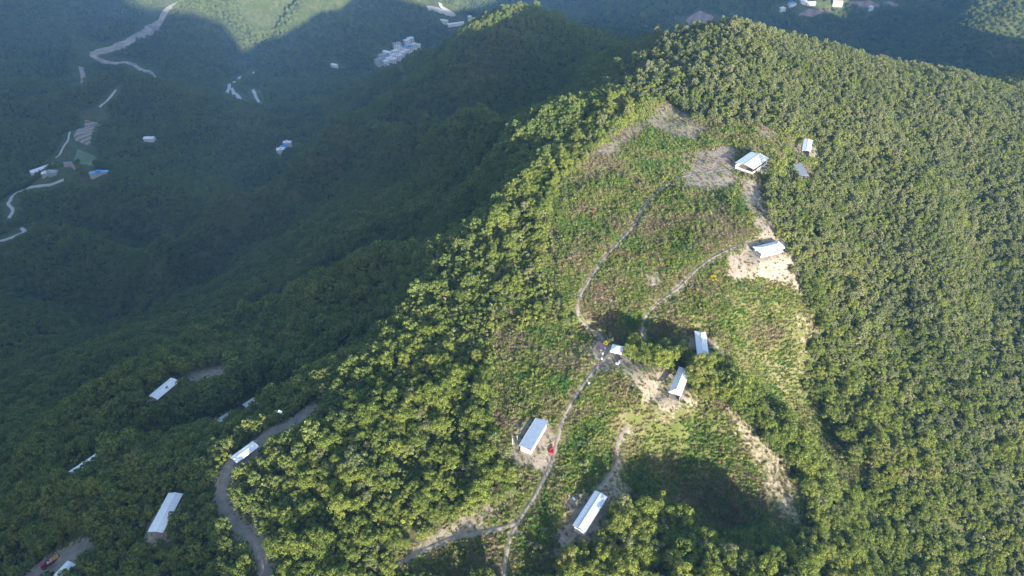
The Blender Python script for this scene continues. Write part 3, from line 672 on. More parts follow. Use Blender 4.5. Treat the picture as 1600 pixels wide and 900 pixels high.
def trees_for(x, y, seed, size=1.0, far=False):
    r = np.random.default_rng(seed); z = ground_z(x, y); d = np.hypot(x, y)
    keep = in_view(x, y, z); x, y, z, d = x[keep], y[keep], z[keep], d[keep]
    n = len(x); scl = size * r.uniform(0.60, 1.22, n) * (0.92 + 0.35 * fbm(x / 22, y / 22, 55, 3)) * np.where(r.random(n) < 0.06, 1.35, 1.0)
    px0, py0, _ = project(np.stack([x, y, z], -1)); px, py, dep = project(np.stack([x, y, z + 3.6 * scl], -1))
    ok = np.ones(n, bool)
    if not far:
        nearz = d < 345
        cl = in_any(CLEAR, px, py) & ~in_any(TREES_IN, px, py) & nearz
        sh = inside(SHRUBBY, px, py) & nearz
        ok &= ~cl; ok &= ~(sh & (r.random(n) < 0.5))
        scl = np.where(sh, scl * 0.72, scl)
        ok &= ~(nearz & blocked(px, py, FREE, 15)); ok &= ~(nearz & blocked(px0, py0, [s['c'] for s in SHEDS], 11)); ok &= ~(nearz & blocked(px, py, HALF, 9) & (r.random(n) < 0.72))
        for c, pd in zip(PATHW, PATHS):
            ok &= ~(nearz & (np.min(np.hypot(x[:, None] - c[None, ::6, 0], y[:, None] - c[None, ::6, 1]), 1) < pd[2] / 2 + 1.6)) if n < 60000 else ok
        for pp in ROADPX: ok &= ~(nearz & (seg_dist(pp, px, py) < 11))
        for poly in (BARE[19][0], BARE[20][0], BARE[21][0]): ok &= ~(inside(poly, px, py) & nearz)
        for s in SHEDS: ok &= np.hypot(x - s['ctr'][0], y - s['ctr'][1]) > s['W'] * 0.5 + 2.0
        scl = np.where(inside(TREES_IN[1], px, py), scl * 1.4, scl)
        gaps = fbm(x / 9, y / 9, 91, 2); ok &= gaps > -0.55
    else:
        for c, wd in FARLINES:
            wm = float(np.max(wd)); cs = c[::2]
            for p in cs: ok &= ~((np.abs(x - p[0]) < 30) & (np.hypot(x - p[0], y - p[1]) < wm / 2 + 10))
        for cx_, cy_, h4 in PLOTS: ok &= ~inside([tuple(q) for q in (h4 - h4.mean(0)) * 1.55 + h4.mean(0)], x, y)
        for hx, hy, hr in HOUSE_SPOTS: ok &= np.hypot(x - hx, y - hy) > hr
    # kinds: bright broadleaf on the left hill and along the near spur, olive wood on the right, dark wood on the shaded side
    nzv = fbm(x / 40, y / 40, 61, 3)
    kind = np.where(d > 330, 2, 0)
    side = x - 0.40 * (y - 150)                              # east of the crest line
    pol = smooth(-15, 60, side + 45 * nzv + np.clip(y - 230, 0, 200) * 0.45); pol = pol * np.where(py > 430, smooth(165, 290, d + 60 * nzv), 1); kind = np.where((r.random(n) < pol) & (d < 620), 1, kind)
    kind = np.where((x + (y - 160) * -0.47 < -36 + 8 * nzv) & (py0 < 9999) & (d < 345), 2, kind)
    kind = np.where(far, 2, kind)
    idx = np.where(kind == 0, np.where(r.random(n) < 0.14, 4, r.integers(0, 4, n)), np.where(kind == 1, np.where(r.random(n) < 0.1, 8, r.integers(4, 8, n)), r.integers(9, 12, n)))
    mixk = r.random(n) < 0.07; idx = np.where(mixk & (d < 345), r.integers(0, 12, n), idx)
    sz = np.stack([scl, scl, scl * r.uniform(0.85, 1.2, n)], -1)
    rot = np.stack([r.normal(0, .05, n), r.normal(0, .05, n), r.uniform(0, 6.283, n)], -1)
    return np.stack([x, y, z - 0.1], -1)[ok], sz[ok], rot[ok], idx[ok]
# far houses are listed here so the woods leave them room
HOUSES = [ # px, py, length, width, height, heading deg, wall, roof, gable?, label
 (67,266,26,9,4,48,'plaster','far_roof',1,'long white roofed farmhouse at the left, below the small brown plot'),
 (73,273,8,6,4,20,'plaster_grey','far_roof',0,'tiny pale outbuilding touching the farmhouse yard'),
 (84,271,11,6,4,-10,'plaster_grey','far_roof_grey',1,'small grey outbuilding right of the long farmhouse'),
 (156,271,20,5,3,12,'plaster_grey','far_roof_blue',0,'low blue roofed shelter alone in the left woods'),
 (235,219,13,7,5,0,'plaster','far_roof',1,'single white house in green scrub on the left hill'),
 (450,227,10,5,6,5,'plaster','far_roof',0,'topmost white house of the three in the ravine'),
 (446,233,9,6,6,35,'plaster','far_roof_blue',0,'blue roofed house in the ravine, middle of three'),
 (440,238,10,7,6,15,'plaster','far_roof',0,'lowest white house of the three in the ravine'),
 (523,103,14,7,5,-30,'plaster','far_roof',1,'lone white house in the valley left of the village'),
 (693,33,22,8,5,-25,'plaster','far_roof',1,'long white roofed building by the far river road'),
 (712,37,40,7,4,22,'plaster','far_roof',1,'very long white roofed hall just above the sunlit summit'),
 (734,30,9,8,9,10,'plaster','far_roof',0,'small tower like house at the end of the long hall'),
 (1222,14.5,9,7,4,10,'plaster','far_roof',0,'lone white house at the top right, left of the blue roof'),
 (1237,7,13,7,4,15,'plaster','far_roof_blue',0,'bright blue roofed house beyond the right peak'),
 (1254,2.5,11,7,4,10,'plaster','far_roof',0,'white house at the top edge beyond the right peak'),
 (1266,5.5,16,6,4,5,'plaster','far_roof',1,'long pale roofed house right of the blue roof'),
 (1308,5,16,9,5,-12,'plaster','far_roof_tan',1,'big tan roofed building at the top edge in sun'),
 (1360,13.5,7,6,5,0,'plaster','far_roof',0,'tiny sunlit white house among the top right plots'),
]
VILLAGE = [(593,98,18,12,10,60,'plaster_grey','far_roof_grey',0),(599,92,20,11,12,55,'plaster_grey','far_roof_grey',0),(603,99,12,9,8,40,'plaster','far_roof',0),(609,96,14,9,10,38,'plaster','far_roof',0),
 (606,86,20,9,9,-35,'plaster','far_roof',1),(613,90,16,9,9,38,'plaster','far_roof',0),(618,86,14,9,12,38,'plaster','far_roof',0),(615,97,14,9,9,42,'plaster','far_roof',0),(623,92,15,10,10,40,'plaster','far_roof',0),
 (621,77,16,11,15,30,'plaster','far_roof_grey',0),(629,80,14,10,11,20,'plaster','far_roof_blue',0),(628,87,15,9,9,40,'plaster','far_roof',0),(634,84,15,9,10,40,'plaster','far_roof',0),(636,72,12,10,15,35,'plaster','far_roof',0),
 (642,70,14,10,17,35,'plaster_grey','far_roof',0),(640,79,13,9,10,40,'plaster','far_roof_blue',0),(646,74,14,9,10,40,'plaster','far_roof',0),(652,71.5,14,7,5,15,'plaster','far_roof',0)]
VL = ['grey block at the lower left tip of the village','tall grey block on the left side of the village','small white house at the bottom of the village','white house in the lower row, second from the left','long white roof at the upper left of the village',
 'white house below the long white roof','white three storey house in the village middle','white house on the lowest village row','white house in the lower middle of the village','tall pale block with grey roof on the village top row',
 'bright blue roofed block in the village','white house just below the blue roofed block','white house right of the blue roof, lower row','white tower block on the upper right of the village','tallest grey block at the upper right of the village',
 'small blue roofed house near the village right end','white house at the right end of the village','low white roof by the hillside, last on the right']
HS = [h + ('',) for h in HOUSES] + [v + (l, 'village houses in the valley') for v, l in zip(VILLAGE, VL)]
HOUSE_SPOTS = []; HPOS = []
for h in HS:
    p = hit(float(h[0]), float(max(h[1], 0)) + 1.5); HPOS.append(p); HOUSE_SPOTS.append((p[0], p[1], h[2] * 0.5 + 9))

T = []
x, y = jitter(-190, 260, 35, 360, 2.3, 1); dd = np.hypot(x, y); side = x - 0.40 * (y - 150)
m = (side < 50) | (dd < 120); T.append(trees_for(x[m], y[m], 11, 0.88))
x, y = jitter(20, 460, 50, 620, 2.0, 2); dd = np.hypot(x, y); side = x - 0.40 * (y - 150)
m = (side >= 50) & (dd >= 120) & (dd < 620); T.append(trees_for(x[m], y[m], 12, 0.72))
x, y = jitter(-420, 330, 60, 700, 3.05, 3); dd = np.hypot(x, y); side = x - 0.40 * (y - 150)
m = ((x <= -190) | (y > 360)) & (side < 50) & (dd < 700); T.append(trees_for(x[m], y[m], 13, 0.9))
x, y = jitter(-900, 900, 60, 1260, 4.4, 4); dd = np.hypot(x, y); m = (dd >= 700) | (x < -420) | ((dd >= 620) & (x - 0.4 * (y - 150) >= 50)); m &= dd < 1250
T.append(trees_for(x[m], y[m], 14, 1.05, True))
x, y = jitter(-1700, 1500, 700, 1900, 6.6, 5); dd = np.hypot(x, y); m = dd >= 1250; T.append(trees_for(x[m], y[m], 15, 1.4, True))
TP, TS, TR, TI = (np.concatenate([t[k] for t in T]) for k in range(4))
print('trees', len(TP), [len(t[0]) for t in T])

def scatter(name, pts_, scl, rot, idx, coll, mats):
    me = bpy.data.meshes.new(name); me.vertices.add(len(pts_)); me.vertices.foreach_set('co', pts_.astype(np.float32).ravel())
    a = me.attributes.new('scl', 'FLOAT_VECTOR', 'POINT'); a.data.foreach_set('vector', scl.astype(np.float32).ravel())
    a = me.attributes.new('rot', 'FLOAT_VECTOR', 'POINT'); a.data.foreach_set('vector', rot.astype(np.float32).ravel())
    a = me.attributes.new('idx', 'INT', 'POINT'); a.data.foreach_set('value', idx.astype(np.int32))
    me.update()
    o = obj(name, me, mats); ng = bpy.data.node_groups.new(name, 'GeometryNodeTree')
    ng.interface.new_socket('Geometry', in_out='INPUT', socket_type='NodeSocketGeometry'); ng.interface.new_socket('Geometry', in_out='OUTPUT', socket_type='NodeSocketGeometry')
    N_ = ng.nodes; gi = N_.new('NodeGroupInput'); go = N_.new('NodeGroupOutput'); ip = N_.new('GeometryNodeInstanceOnPoints'); ci = N_.new('GeometryNodeCollectionInfo')
    ci.inputs['Collection'].default_value = coll; ci.inputs['Separate Children'].default_value = True; ci.inputs['Reset Children'].default_value = True
    ip.inputs['Pick Instance'].default_value = True
    def na(nm_, t_):
        n = N_.new('GeometryNodeInputNamedAttribute'); n.data_type = t_; n.inputs['Name'].default_value = nm_; return n.outputs[0]
    ng.links.new(gi.outputs[0], ip.inputs['Points']); ng.links.new(ci.outputs[0], ip.inputs['Instance']); ng.links.new(na('idx', 'INT'), ip.inputs['Instance Index'])
    ng.links.new(na('rot', 'FLOAT_VECTOR'), ip.inputs['Rotation']); ng.links.new(na('scl', 'FLOAT_VECTOR'), ip.inputs['Scale']); ng.links.new(ip.outputs[0], go.inputs[0])
    md = o.modifiers.new('scatter', 'NODES'); md.node_group = ng
    return o

# ---- the 300 trees that show largest stand as things of their own
px, py, dep = project(TP + np.array([0, 0, 3.0])); hd = np.hypot(TP[:, 0], TP[:, 1])
big = (F * TS[:, 0] * 3 / dep) * (0.6 + 0.5 * (TI < 5)); infr = (px > 6) & (px < 1594) & (py > 8) & (py < 880) & (hd < 330)
big = np.where(infr, big, -1); order = np.argsort(-big)[:300]
ZONES = [([(0,0),(480,0),(480,640),(340,740),(380,900),(0,900)], 'dark green broadleaf tree in the shaded wood around the left sheds', 'trees of the shaded left wood'),
 ([(880,740),(1180,740),(1180,900),(880,900)], 'green broadleaf tree in the clump below the lowest pale blue shed', 'trees of the bottom clump'),
 ([(1080,540),(1600,540),(1600,900),(1180,900),(1180,740)], 'olive broadleaf tree in the gully wood at the lower right', 'trees of the lower right wood'),
 ([(300,480),(800,480),(870,620),(800,700),(800,900),(300,900)], 'bright yellow green tree in the sunlit wood between dirt road and footpath', 'trees of the sunlit left hill')]
sel = np.zeros(len(TP), bool); sel[order] = True
for i in order:
    e = empty('broadleaf_tree', TP[i]); e.rotation_euler = TR[i]; e.scale = TS[i]
    lab, grp = 'single tree among the scrub along the sunlit crest of the ridge', 'trees along the crest'
    for poly, l_, g_ in ZONES:
        if inside(poly, px[i], py[i]): lab, grp = l_, g_; break
    tag(e, lab, 'tree', grp)
    for nm, me_ in (('crown', CROWNS[TI[i]]), ('trunk', TRUNKS[TI[i]])):
        o = bpy.data.objects.new(nm, me_); COL.objects.link(o); o.parent = e
rest = ~sel
tag(scatter('forest', TP[rest], TS[rest], TR[rest], TI[rest], tree_col, [M['leaf_olive'], M['bark']]), 'dense broadleaf forest covering the ridge slopes and the valley', 'forest', kind='stuff')

# ---- understorey bushes below the near woods
x, y = jitter(-230, 420, 40, 520, 2.6, 31); z = ground_z(x, y); k_ = in_view(x, y, z, 60) & (np.hypot(x, y) < 520); x, y, z = x[k_], y[k_], z[k_]
px, py, dep = project(np.stack([x, y, z + 1.0], -1)); nearz = np.hypot(x, y) < 345
k_ = ~(nearz & in_any(CLEAR, px, py)) & ~blocked(px, py, [s['c'] for s in SHEDS], 8)
for pp in ROADPX: k_ &= seg_dist(pp, px, py) > 15
for bb_ in BARE[19:22]: k_ &= ~inside(bb_[0], px, py)
x, y, z = x[k_], y[k_], z[k_]; n = len(x); r = np.random.default_rng(32); sc = r.uniform(0.7, 1.5, n)
tag(scatter('understorey', np.stack([x, y, z], -1), np.stack([sc, sc, sc], -1), np.stack([0 * x, 0 * x, r.uniform(0, 6.28, n)], -1), r.integers(3, 7, n), under_col, [M['weed']]), 'low bushes filling the gaps under the near woods', 'undergrowth', kind='stuff')

# ---- grass, weeds and scrub of the clearings
x, y = jitter(-110, 200, 50, 345, 0.64, 21); z = ground_z(x, y); r = np.random.default_rng(22)
px, py, dep = project(np.stack([x, y, z + 0.5], -1))
def bare_at(x, y):
    i = np.clip(np.searchsorted(GX, x) - 1, 0, len(GX) - 2); j = np.clip(np.searchsorted(GY, y) - 1, 0, len(GY) - 2); return bare_g[j, i]
bz = bare_at(x, y); area = in_any([CLEAR[0], CLEAR[1], SHRUBBY], px, py) & (np.hypot(x, y) < 345)
cover = 0.86 + 0.5 * fbm(x / 7, y / 7, 71, 3) - bz * 0.86
cover = np.maximum(cover, 0.16 * (bz > 0.3)); ok = area & (r.random(len(x)) < cover)
for c, pd in zip(PATHW, PATHS):
    bb = (x > c[:, 0].min() - 3) & (x < c[:, 0].max() + 3) & (y > c[:, 1].min() - 3) & (y < c[:, 1].max() + 3) & ok; ii = np.where(bb)[0]
    if len(ii):
        dmin = np.min(np.hypot(x[ii][:, None] - c[None, ::2, 0], y[ii][:, None] - c[None, ::2, 1]), 1); ok[ii[dmin < pd[2] / 2 + 0.28]] = False
for s in SHEDS:
    co, si = math.cos(s['rz']), math.sin(s['rz']); dx = x - s['ctr'][0]; dy = y - s['ctr'][1]
    ok &= ~((np.abs(dx * co + dy * si) < s['L'] / 2 + 0.5) & (np.abs(-dx * si + dy * co) < s['W'] / 2 + 0.5))
x, y, z, bz = x[ok], y[ok], z[ok], bz[ok]; n = len(x)
weedy = fbm(x / 12, y / 12, 81, 3)
idx = r.integers(0, 3, n); u = r.random(n); idx = np.where(u < 0.10 + 0.35 * weedy, r.integers(3, 5, n), idx); idx = np.where((u > 0.985) & (bz < 0.3), r.integers(5, 7, n), idx)
dryn = fbm(x / 16, y / 16, 93, 3); idx = np.where(r.random(n) < 0.05 + 0.45 * bz + 0.30 * np.clip(dryn, 0, 1), r.integers(7, 9, n), idx)
idx = np.where((r.random(n) < 0.05 + 0.10 * np.clip(fbm(x / 14, y / 14, 97, 3) , 0, 1)) & (bz < 0.6), 9, idx)
sc = np.where(idx == 9, 1.5, 1.0) * r.uniform(0.45, 0.95, n) * (1 - 0.45 * bz) * (1 + 0.35 * fbm(x / 9, y / 9, 83, 3)); UP = np.stack([x, y, z], -1)
print('undergrowth', n)
tag(scatter('undergrowth', UP, np.stack([sc, sc, sc * r.uniform(0.7, 1.3, n)], -1), np.stack([r.normal(0, .15, n), r.normal(0, .15, n), r.uniform(0, 6.28, n)], -1), idx, under_col, [M['grass'], M['weed']]),
    'rough grass, weeds and low scrub on the open ridge top', 'undergrowth', kind='stuff')

# ------------------------------------------------------------------ sheds
def build_shed(s):
    L_, W_, h = s['L'], s['W'], s['h']; low = s.get('low'); st = s['s']
    e = empty(s['k'], (s['ctr'][0], s['ctr'][1], s['z']), s['rz']); tag(e, s['label'], 'tent' if st == 'tent' else 'shed')
    a, b = L_ / 2, W_ / 2; rise = W_ * (0.10 if low else 0.09 if st == 'gable' else 0.14); mb = MB(); m = M[s['m']]
    if st == 'tent':
        rise = 1.1; t = (0, 0, h + rise); c = [(-a, -b, h), (a, -b, h), (a, b, h), (-a, b, h)]
        mb.slab([[c[0], c[1], t], [c[1], c[2], t], [c[2], c[3], t], [c[3], c[0], t]], 0.05); roof = mb.build('canopy', m, e)
        v = MB(); v.box(-a, -b - .02, h - .3, a, -b, h - .02).box(-a, b, h - .3, a, b + .02, h - .02).box(-a - .02, -b, h - .3, -a, b, h - .02).box(a, -b, h - .3, a + .02, b, h - .02); v.build('valance', m, e)
    elif st == 'mono':
        d = 0.10 * W_
        mb.slab([[(-a, -b, h - d), (a, -b, h - d), (a, b, h + d), (-a, b, h + d)]], 0.07); mb.build('roof', m, e)
        f = MB(); f.box(-a, -b - .05, h - d - .16, a, -b - .003, h - d + .02); f.build('gutter', M['cap'], e)
    elif st == 'gable':
        mb.slab([[(-a, -b, h), (a, -b, h), (a, 0, h + rise), (-a, 0, h + rise)], [(-a, 0, h + rise), (a, 0, h + rise), (a, b, h), (-a, b, h)]], 0.07); mb.build('roof', m, e)
        k = MB(); k.slab([[(-a, -.22, h + rise + .0), (a, -.22, h + rise), (a, 0, h + rise + .06), (-a, 0, h + rise + .06)], [(-a, 0, h + rise + .06), (a, 0, h + rise + .06), (a, .22, h + rise), (-a, .22, h + rise)]], 0.03); k.build('ridge_cap', M['cap'], e)
    else:
        q = min(a * 0.62, b * 0.9); r0, r1 = (-a + q, 0, h + rise), (a - q, 0, h + rise); c = [(-a, -b, h), (a, -b, h), (a, b, h), (-a, b, h)]
        mb.slab([[c[0], c[1], r1, r0], [c[1], c[2], r1], [c[2], c[3], r0, r1], [c[3], c[0], r0]], 0.07); mb.build('roof', m, e)
        k = MB(); k.bar((r0[0], 0, r0[2] + .02), (r1[0], 0, r1[2] + .02), 0.09, n=6)
        for c_, r_ in ((c[0], r0), (c[3], r0), (c[1], r1), (c[2], r1)): k.bar((c_[0], c_[1], c_[2] + .02), (r_[0], r_[1], r_[2] + .02), 0.06, n=6)
        k.build('ridge_cap', M['cap'], e)
    n = 2 if st == 'tent' else max(3, int(round(L_ / 3.2)) + 1); ia, ib = a - 0.35, b - 0.35
    for i in range(n):
        for sgn in (-1, 1):
            x_ = -ia + 2 * ia * i / (n - 1); zt = h - 0.1 + (0.1 * W_ * sgn * ib / b if st == 'mono' else 0.02)
            p = MB(); p.bar((x_, sgn * ib, -1.2), (x_, sgn * ib, zt), 0.07 if st != 'tent' else 0.035, n=6); p.build('post', M['timber'] if st != 'tent' else M['steel'], e)
    if st != 'tent':
        f = MB(); f.box(-a + .1, -b + .1, -1.0, a - .1, b - .1, 0.12, 0.02); f.build('floor', M['road_dirt'], e)
        for sgn in (-1, 1):
            p = MB(); p.box(-ia, sgn * ib - .06, h - 0.34, ia, sgn * ib + .06, h - 0.16) if st != 'mono' else p.box(-ia, sgn * ib - .06, h - .34 + sgn * .085 * W_, ia, sgn * ib + .06, h - .18 + sgn * .085 * W_); p.build('beam', M['timber'], e)
        w_ = s.get('walls', 0)
        def ww(x0, y0, x1, y1, hh):
            p = MB(); p.box(x0, y0, 0.12, x1, y1, hh, 0.01); p.build('wall', M['white_wall'], e)
        ww(-ia + .1, ib - .08, ia - .1, ib + .02, h * 0.6 if w_ == 2 else 1.0)
        if w_:
            ww(-ia + .1, -ib - .02, ia - .1, -ib + .08, 1.1); ww(-ia - .02, -ib + .1, -ia + .08, ib - .1, 1.1); ww(ia - .08, -ib + .1, ia + .02, ib - .1, h * .7)
    return e
for s in SHEDS: build_shed(s)

# ------------------------------------------------------------------ far houses
def house(p, L_, W_, h, deg, wall, roof, gable, label, group):
    z = float(ground_z(p[0], p[1])); e = empty('house', (p[0], p[1], z), R(deg)); tag(e, label, 'house', group or None)
    a, b = L_ / 2, W_ / 2; w_ = MB(); w_.box(-a, -b, -4, a, b, h); w_.build('wall', M[wall], e); rf = MB()
    if gable:
        rs = W_ * .2; a += .5; b += .5
        rf.slab([[(-a, -b, h), (a, -b, h), (a, 0, h + rs), (-a, 0, h + rs)], [(-a, 0, h + rs), (a, 0, h + rs), (a, b, h), (-a, b, h)]], 0.2)
    else:
        rf.box(-a - .3, -b - .3, h + .003, a + .3, b + .3, h + .35); rf.box(-a * .3, -b * .3, h + .355, a * .2, b * .4, h + 2.2)
    rf.build('roof', M[roof], e)
    if h >= 8:
        a = L_ / 2; b = W_ / 2
        for fl in range(int(h // 3)):
            for k in range(3):
                x_ = -a + (k + .5) * L_ / 3; q = MB(); q.box(x_ - .8, -b - .06, fl * 3 + 1, x_ + .8, -b - .003, fl * 3 + 2.4); q.build('window', M['window'], e)
for h, p in zip(HS, HPOS):
    house(p, h[2], h[3], h[4], h[5], h[6], h[7], h[8], h[9], h[10])

# ------------------------------------------------------------------ small things near the paths
def at(px_, py_):
    p = hit(float(px_), float(py_)); return Vector((p[0], p[1], float(ground_z(p[0], p[1]))))
def person(px_, py_, rz, top, legs, label, bend=0.0):
    """one continuous body grown from a jointed skeleton"""
    e = empty('person', at(px_, py_) + Vector((0, 0, 0.04)), rz); tag(e, label, 'person')
    me = bpy.data.meshes.new('body'); bm = bmesh.new(); sk = bm.verts.layers.skin.verify()
    def V(x_, y_, z_, r0, root=False):
        if z_ > 0.95: y_ += -math.sin(bend) * (z_ - .95); z_ = .95 + (z_ - .95) * math.cos(bend)
        v = bm.verts.new((x_, y_, z_)); v[sk].radius = (r0, r0 * .85); v[sk].use_root = root; return v
    pel = V(0, 0, .95, .15, True); be = V(0, 0, 1.15, .14); ch = V(0, 0, 1.36, .165); nk = V(0, -.01, 1.50, .06); hd = V(0, -.02, 1.60, .095); tp = V(0, -.01, 1.72, .07)
    for a_, b_ in ((pel, be), (be, ch), (ch, nk), (nk, hd), (hd, tp)): bm.edges.new((a_, b_))
    for sg in (-1, 1):
        c = [V(sg * .10, 0, .86, .10), V(sg * .12, -.04, .48, .065), V(sg * .12, .02, .10, .045), V(sg * .12, -.14, .04, .04)]; prev = pel
        for v in c: bm.edges.new((prev, v)); prev = v
        c = [V(sg * .20, 0, 1.42, .06), V(sg * .25, .0, 1.16, .045), V(sg * .24, -.16, .98, .035), V(sg * .23, -.24, .94, .03)]; prev = ch
        for v in c: bm.edges.new((prev, v)); prev = v
    bm.to_mesh(me); bm.free(); o = obj('body', me, [M[top], M[legs], M['skin']], e)
    sm = o.modifiers.new('skin', 'SKIN'); sm.use_smooth_shade = True; ss = o.modifiers.new('sub', 'SUBSURF'); ss.levels = 1; ss.render_levels = 1
    dg = bpy.context.evaluated_depsgraph_get(); m2 = bpy.data.meshes.new_from_object(o.evaluated_get(dg)); o.modifiers.clear(); o.data = m2; m2.name = 'body'
    for p_ in m2.polygons:
        c = p_.center; p_.material_index = 1 if c.z < .93 and abs(c.x) < .19 else (2 if (c.z > .95 + .5 * math.cos(bend) and abs(c.x) < .13) or c.z < .99 - .3 * math.sin(bend) and abs(c.x) >= .19 else 0)
    hb = MB(); bmesh.ops.create_uvsphere(hb.bm, u_segments=12, v_segments=8, radius=.125, matrix=Matrix.Translation((0, .015 - math.sin(bend) * .7, .95 + .70 * math.cos(bend) + .03)))
    hb.build('hair', M['hair'], e, True)
person(928,515,0.4,'c_red','c_dark','person in a red jacket on the footpath above the tent')
person(934,572,-0.5,'c_dark','c_red','person in dark top walking on the footpath just below the junction')
person(951,561,1.0,'c_dark','c_grey','person in dark clothes standing below the tent corner')
person(938,552,2.0,'c_white','c_grey','person in white shirt beside the dark awning', .3)
person(941,557,2.6,'c_white','c_dark','person in white bending over sacks left of the footpath', .7)
person(960,556,-1.0,'c_pink','c_dark','person in pink at the front edge of the tent')
person(970,558,0.2,'c_orange','c_dark','person in orange at the right corner of the tent')
person(920,603,0.3,'c_white','c_blue','person in white walking alone on the path between tent and blue roof')
def pole(px_, py_, label):
    e = empty('pole', at(px_, py_)); tag(e, label, 'pole')
    b = MB(); b.bar((0, 0, -.3), (0, 0, 2.6), .07, .06); b.build('shaft', M['white_bag'], e)
    b = MB(); b.bar((0, 0, 2.603), (0, 0, 2.68), .11); b.build('cap', M['steel'], e)
pole(801, 694, 'white pole left of the pale blue flat roofed shed, the farther from it')
pole(808, 690, 'white pole close to the left side of the pale blue flat roofed shed')
# red three wheeled carrier
def tricycle():
    e = empty('motor_tricycle', at(862, 706), R(80)); tag(e, 'small red three wheeled carrier parked beside the footpath', 'tricycle')
    b = MB(); b.box(-1.1, -.5, .45, .35, .5, .52, .01).box(-1.1, -.5, .52, -1.05, .5, .9).box(.3, -.5, .52, .35, .5, .9).box(-1.05, -.5, .52, .3, -.46, .9).box(-1.05, .46, .52, .3, .5, .9); b.build('cargo_bed', M['red'], e)
    b = MB(); b.box(.45, -.16, .55, 1.0, .16, .8, .06); b.build('seat', M['black'], e)
    b = MB(); b.box(1.0, -.2, .5, 1.35, .2, 1.0, .08); b.build('fuel_tank', M['red'], e)
    b = MB(); b.bar((1.55, 0, .3), (1.3, 0, 1.1), .03).bar((1.3, -.35, 1.12), (1.3, .35, 1.12), .02); b.build('handlebar', M['steel'], e)
    for wx, wy in ((-.5, -.55), (-.5, .55), (1.6, 0)):
        w_ = MB(); w_.bar((wx, wy - .06, .28), (wx, wy + .06, .28), .28, n=18); w_.build('wheel', M['black'], e)
tricycle()
def truck():
    p = at(80, 881); e = empty('truck', p + Vector((0, 0, .12)), 0); tag(e, 'small dark red truck with yellow load on the dirt lane at lower left', 'truck')
    q = at(92, 869); d = q - p; e.rotation_euler = (0, 0, math.atan2(d.y, d.x) + math.pi)
    b = MB(); b.box(-2.6, -.85, .55, 2.5, .85, .72, .02); b.build('chassis', M['black'], e)
    b = MB(); b.box(1.2, -.85, .73, 2.55, .85, 1.35, .08).box(1.25, -.8, 1.3, 2.25, .8, 2.0, .12); cab = b.build('cab', M['dark_red'], e)
    b = MB(); b.box(2.262, -.68, 1.42, 2.285, .68, 1.85); b.build('windscreen', M['window'], cab)
    for sg in (-1, 1):
        b = MB(); b.box(1.45, sg * .825 - .01, 1.42, 2.05, sg * .825 + .01, 1.82); b.build('side_window', M['window'], cab)
        b = MB(); b.box(2.56, sg * .6 - .14, .95, 2.58, sg * .6 + .14, 1.12); b.build('headlight', M['white_bag'], e)
    b = MB(); b.box(-2.6, -.9, .74, 1.05, .9, .82).box(-2.6, -.9, .825, 1.05, -.85, 1.3).box(-2.6, .85, .825, 1.05, .9, 1.3).box(-2.6, -.845, .825, -2.55, .845, 1.3).box(1.0, -.845, .825, 1.05, .845, 1.45); b.build('cargo_bed', M['dark_red'], e)
    l = MB()
    for k, (a_, b_) in enumerate(((-2.3, -.5), (-1.7, -.5), (-2.2, .1), (-1.5, .15), (-1.9, .5), (-1.2, .5), (-1.1, -.35))): l.box(a_ - .3, b_ - .25, .85, a_ + .3, b_ + .25, 1.45 + .06 * (k % 3), .12)
    l.build('load', M['load'], e)
    l = MB(); l.box(-.8, -.6, .85, -.1, .0, 1.5, .15).box(-.7, .05, .85, .1, .6, 1.4, .15).box(.1, -.5, .85, .8, .5, 1.3, .15); l.build('sacks', M['load_pale'], e)
    for wx in (-1.6, 1.75):
        for wy in (-.78, .78):
            w_ = MB(); w_.bar((wx, wy - .12, .38), (wx, wy + .12, .38), .38, n=18); wo = w_.build('wheel', M['black'], e)
            h_ = MB(); sg = 1 if wy > 0 else -1; h_.bar((wx, wy + sg * .121, .38), (wx, wy + sg * .135, .38), .17, n=12); h_.build('rim', M['steel'], wo)
truck()
def lamp():
    e = empty('street_lamp', at(443, 662), R(-30)); tag(e, 'dark solar street lamp with tilted pale panel beside the dirt road', 'street lamp')
    b = MB(); b.bar((0, 0, -.4), (0, 0, 5.2), .09, .06); b.build('pole', M['tarp_dark'], e)
    b = MB(); b.slab([[(-.65, -.3, 5.15), (.65, -.3, 5.15), (.65, .3, 5.45), (-.65, .3, 5.45)]], .05); b.build('solar_panel', M['white_bag'], e)
    b = MB(); b.bar((0, 0, 4.7), (.9, 0, 4.9), .035); b.box(.8, -.1, 4.85, 1.25, .1, 4.95, .02); b.build('lamp_arm', M['steel'], e)
lamp()
def bag(name, px_, py_, mat, label, cat, sx=.4, sy=.3, sz=.3, n=1, group=None):
    mb = MB(); bmesh.ops.create_icosphere(mb.bm, subdivisions=2, radius=1)
    for v in mb.bm.verts:
        v.co = Vector((v.co.x * sx, v.co.y * sy, max(v.co.z, -.6) * sz)) * (1 + .12 * math.sin(v.co.x * 7 + v.co.y * 5)); v.co.z += sz * .5
    o = mb.build(name, M[mat], None, True); o.location = at(px_, py_); o.rotation_euler = (0, 0, px_ * .7); tag(o, label, cat, group); return o
bag('sack', 896, 780, 'white_bag', 'white sack lying left of the lowest blue roofed shed', 'sack', .7, .4, .4)
bag('sack', 956, 471, 'white_bag', 'tiny white sack alone in the grass between the two upper paths', 'sack', .5, .35, .5)
bag('sack', 940, 561, 'white_bag', 'white sack on the ground left of the path junction', 'sack', .5, .4, .35)
bag('sack', 967, 566, 'c_grey', 'grey sack of the pile below the tent', 'sack', .9, .45, .5)
bag('sack', 964, 569, 'white_bag', 'pale sack lowest of the pile below the tent', 'sack', .6, .35, .4)
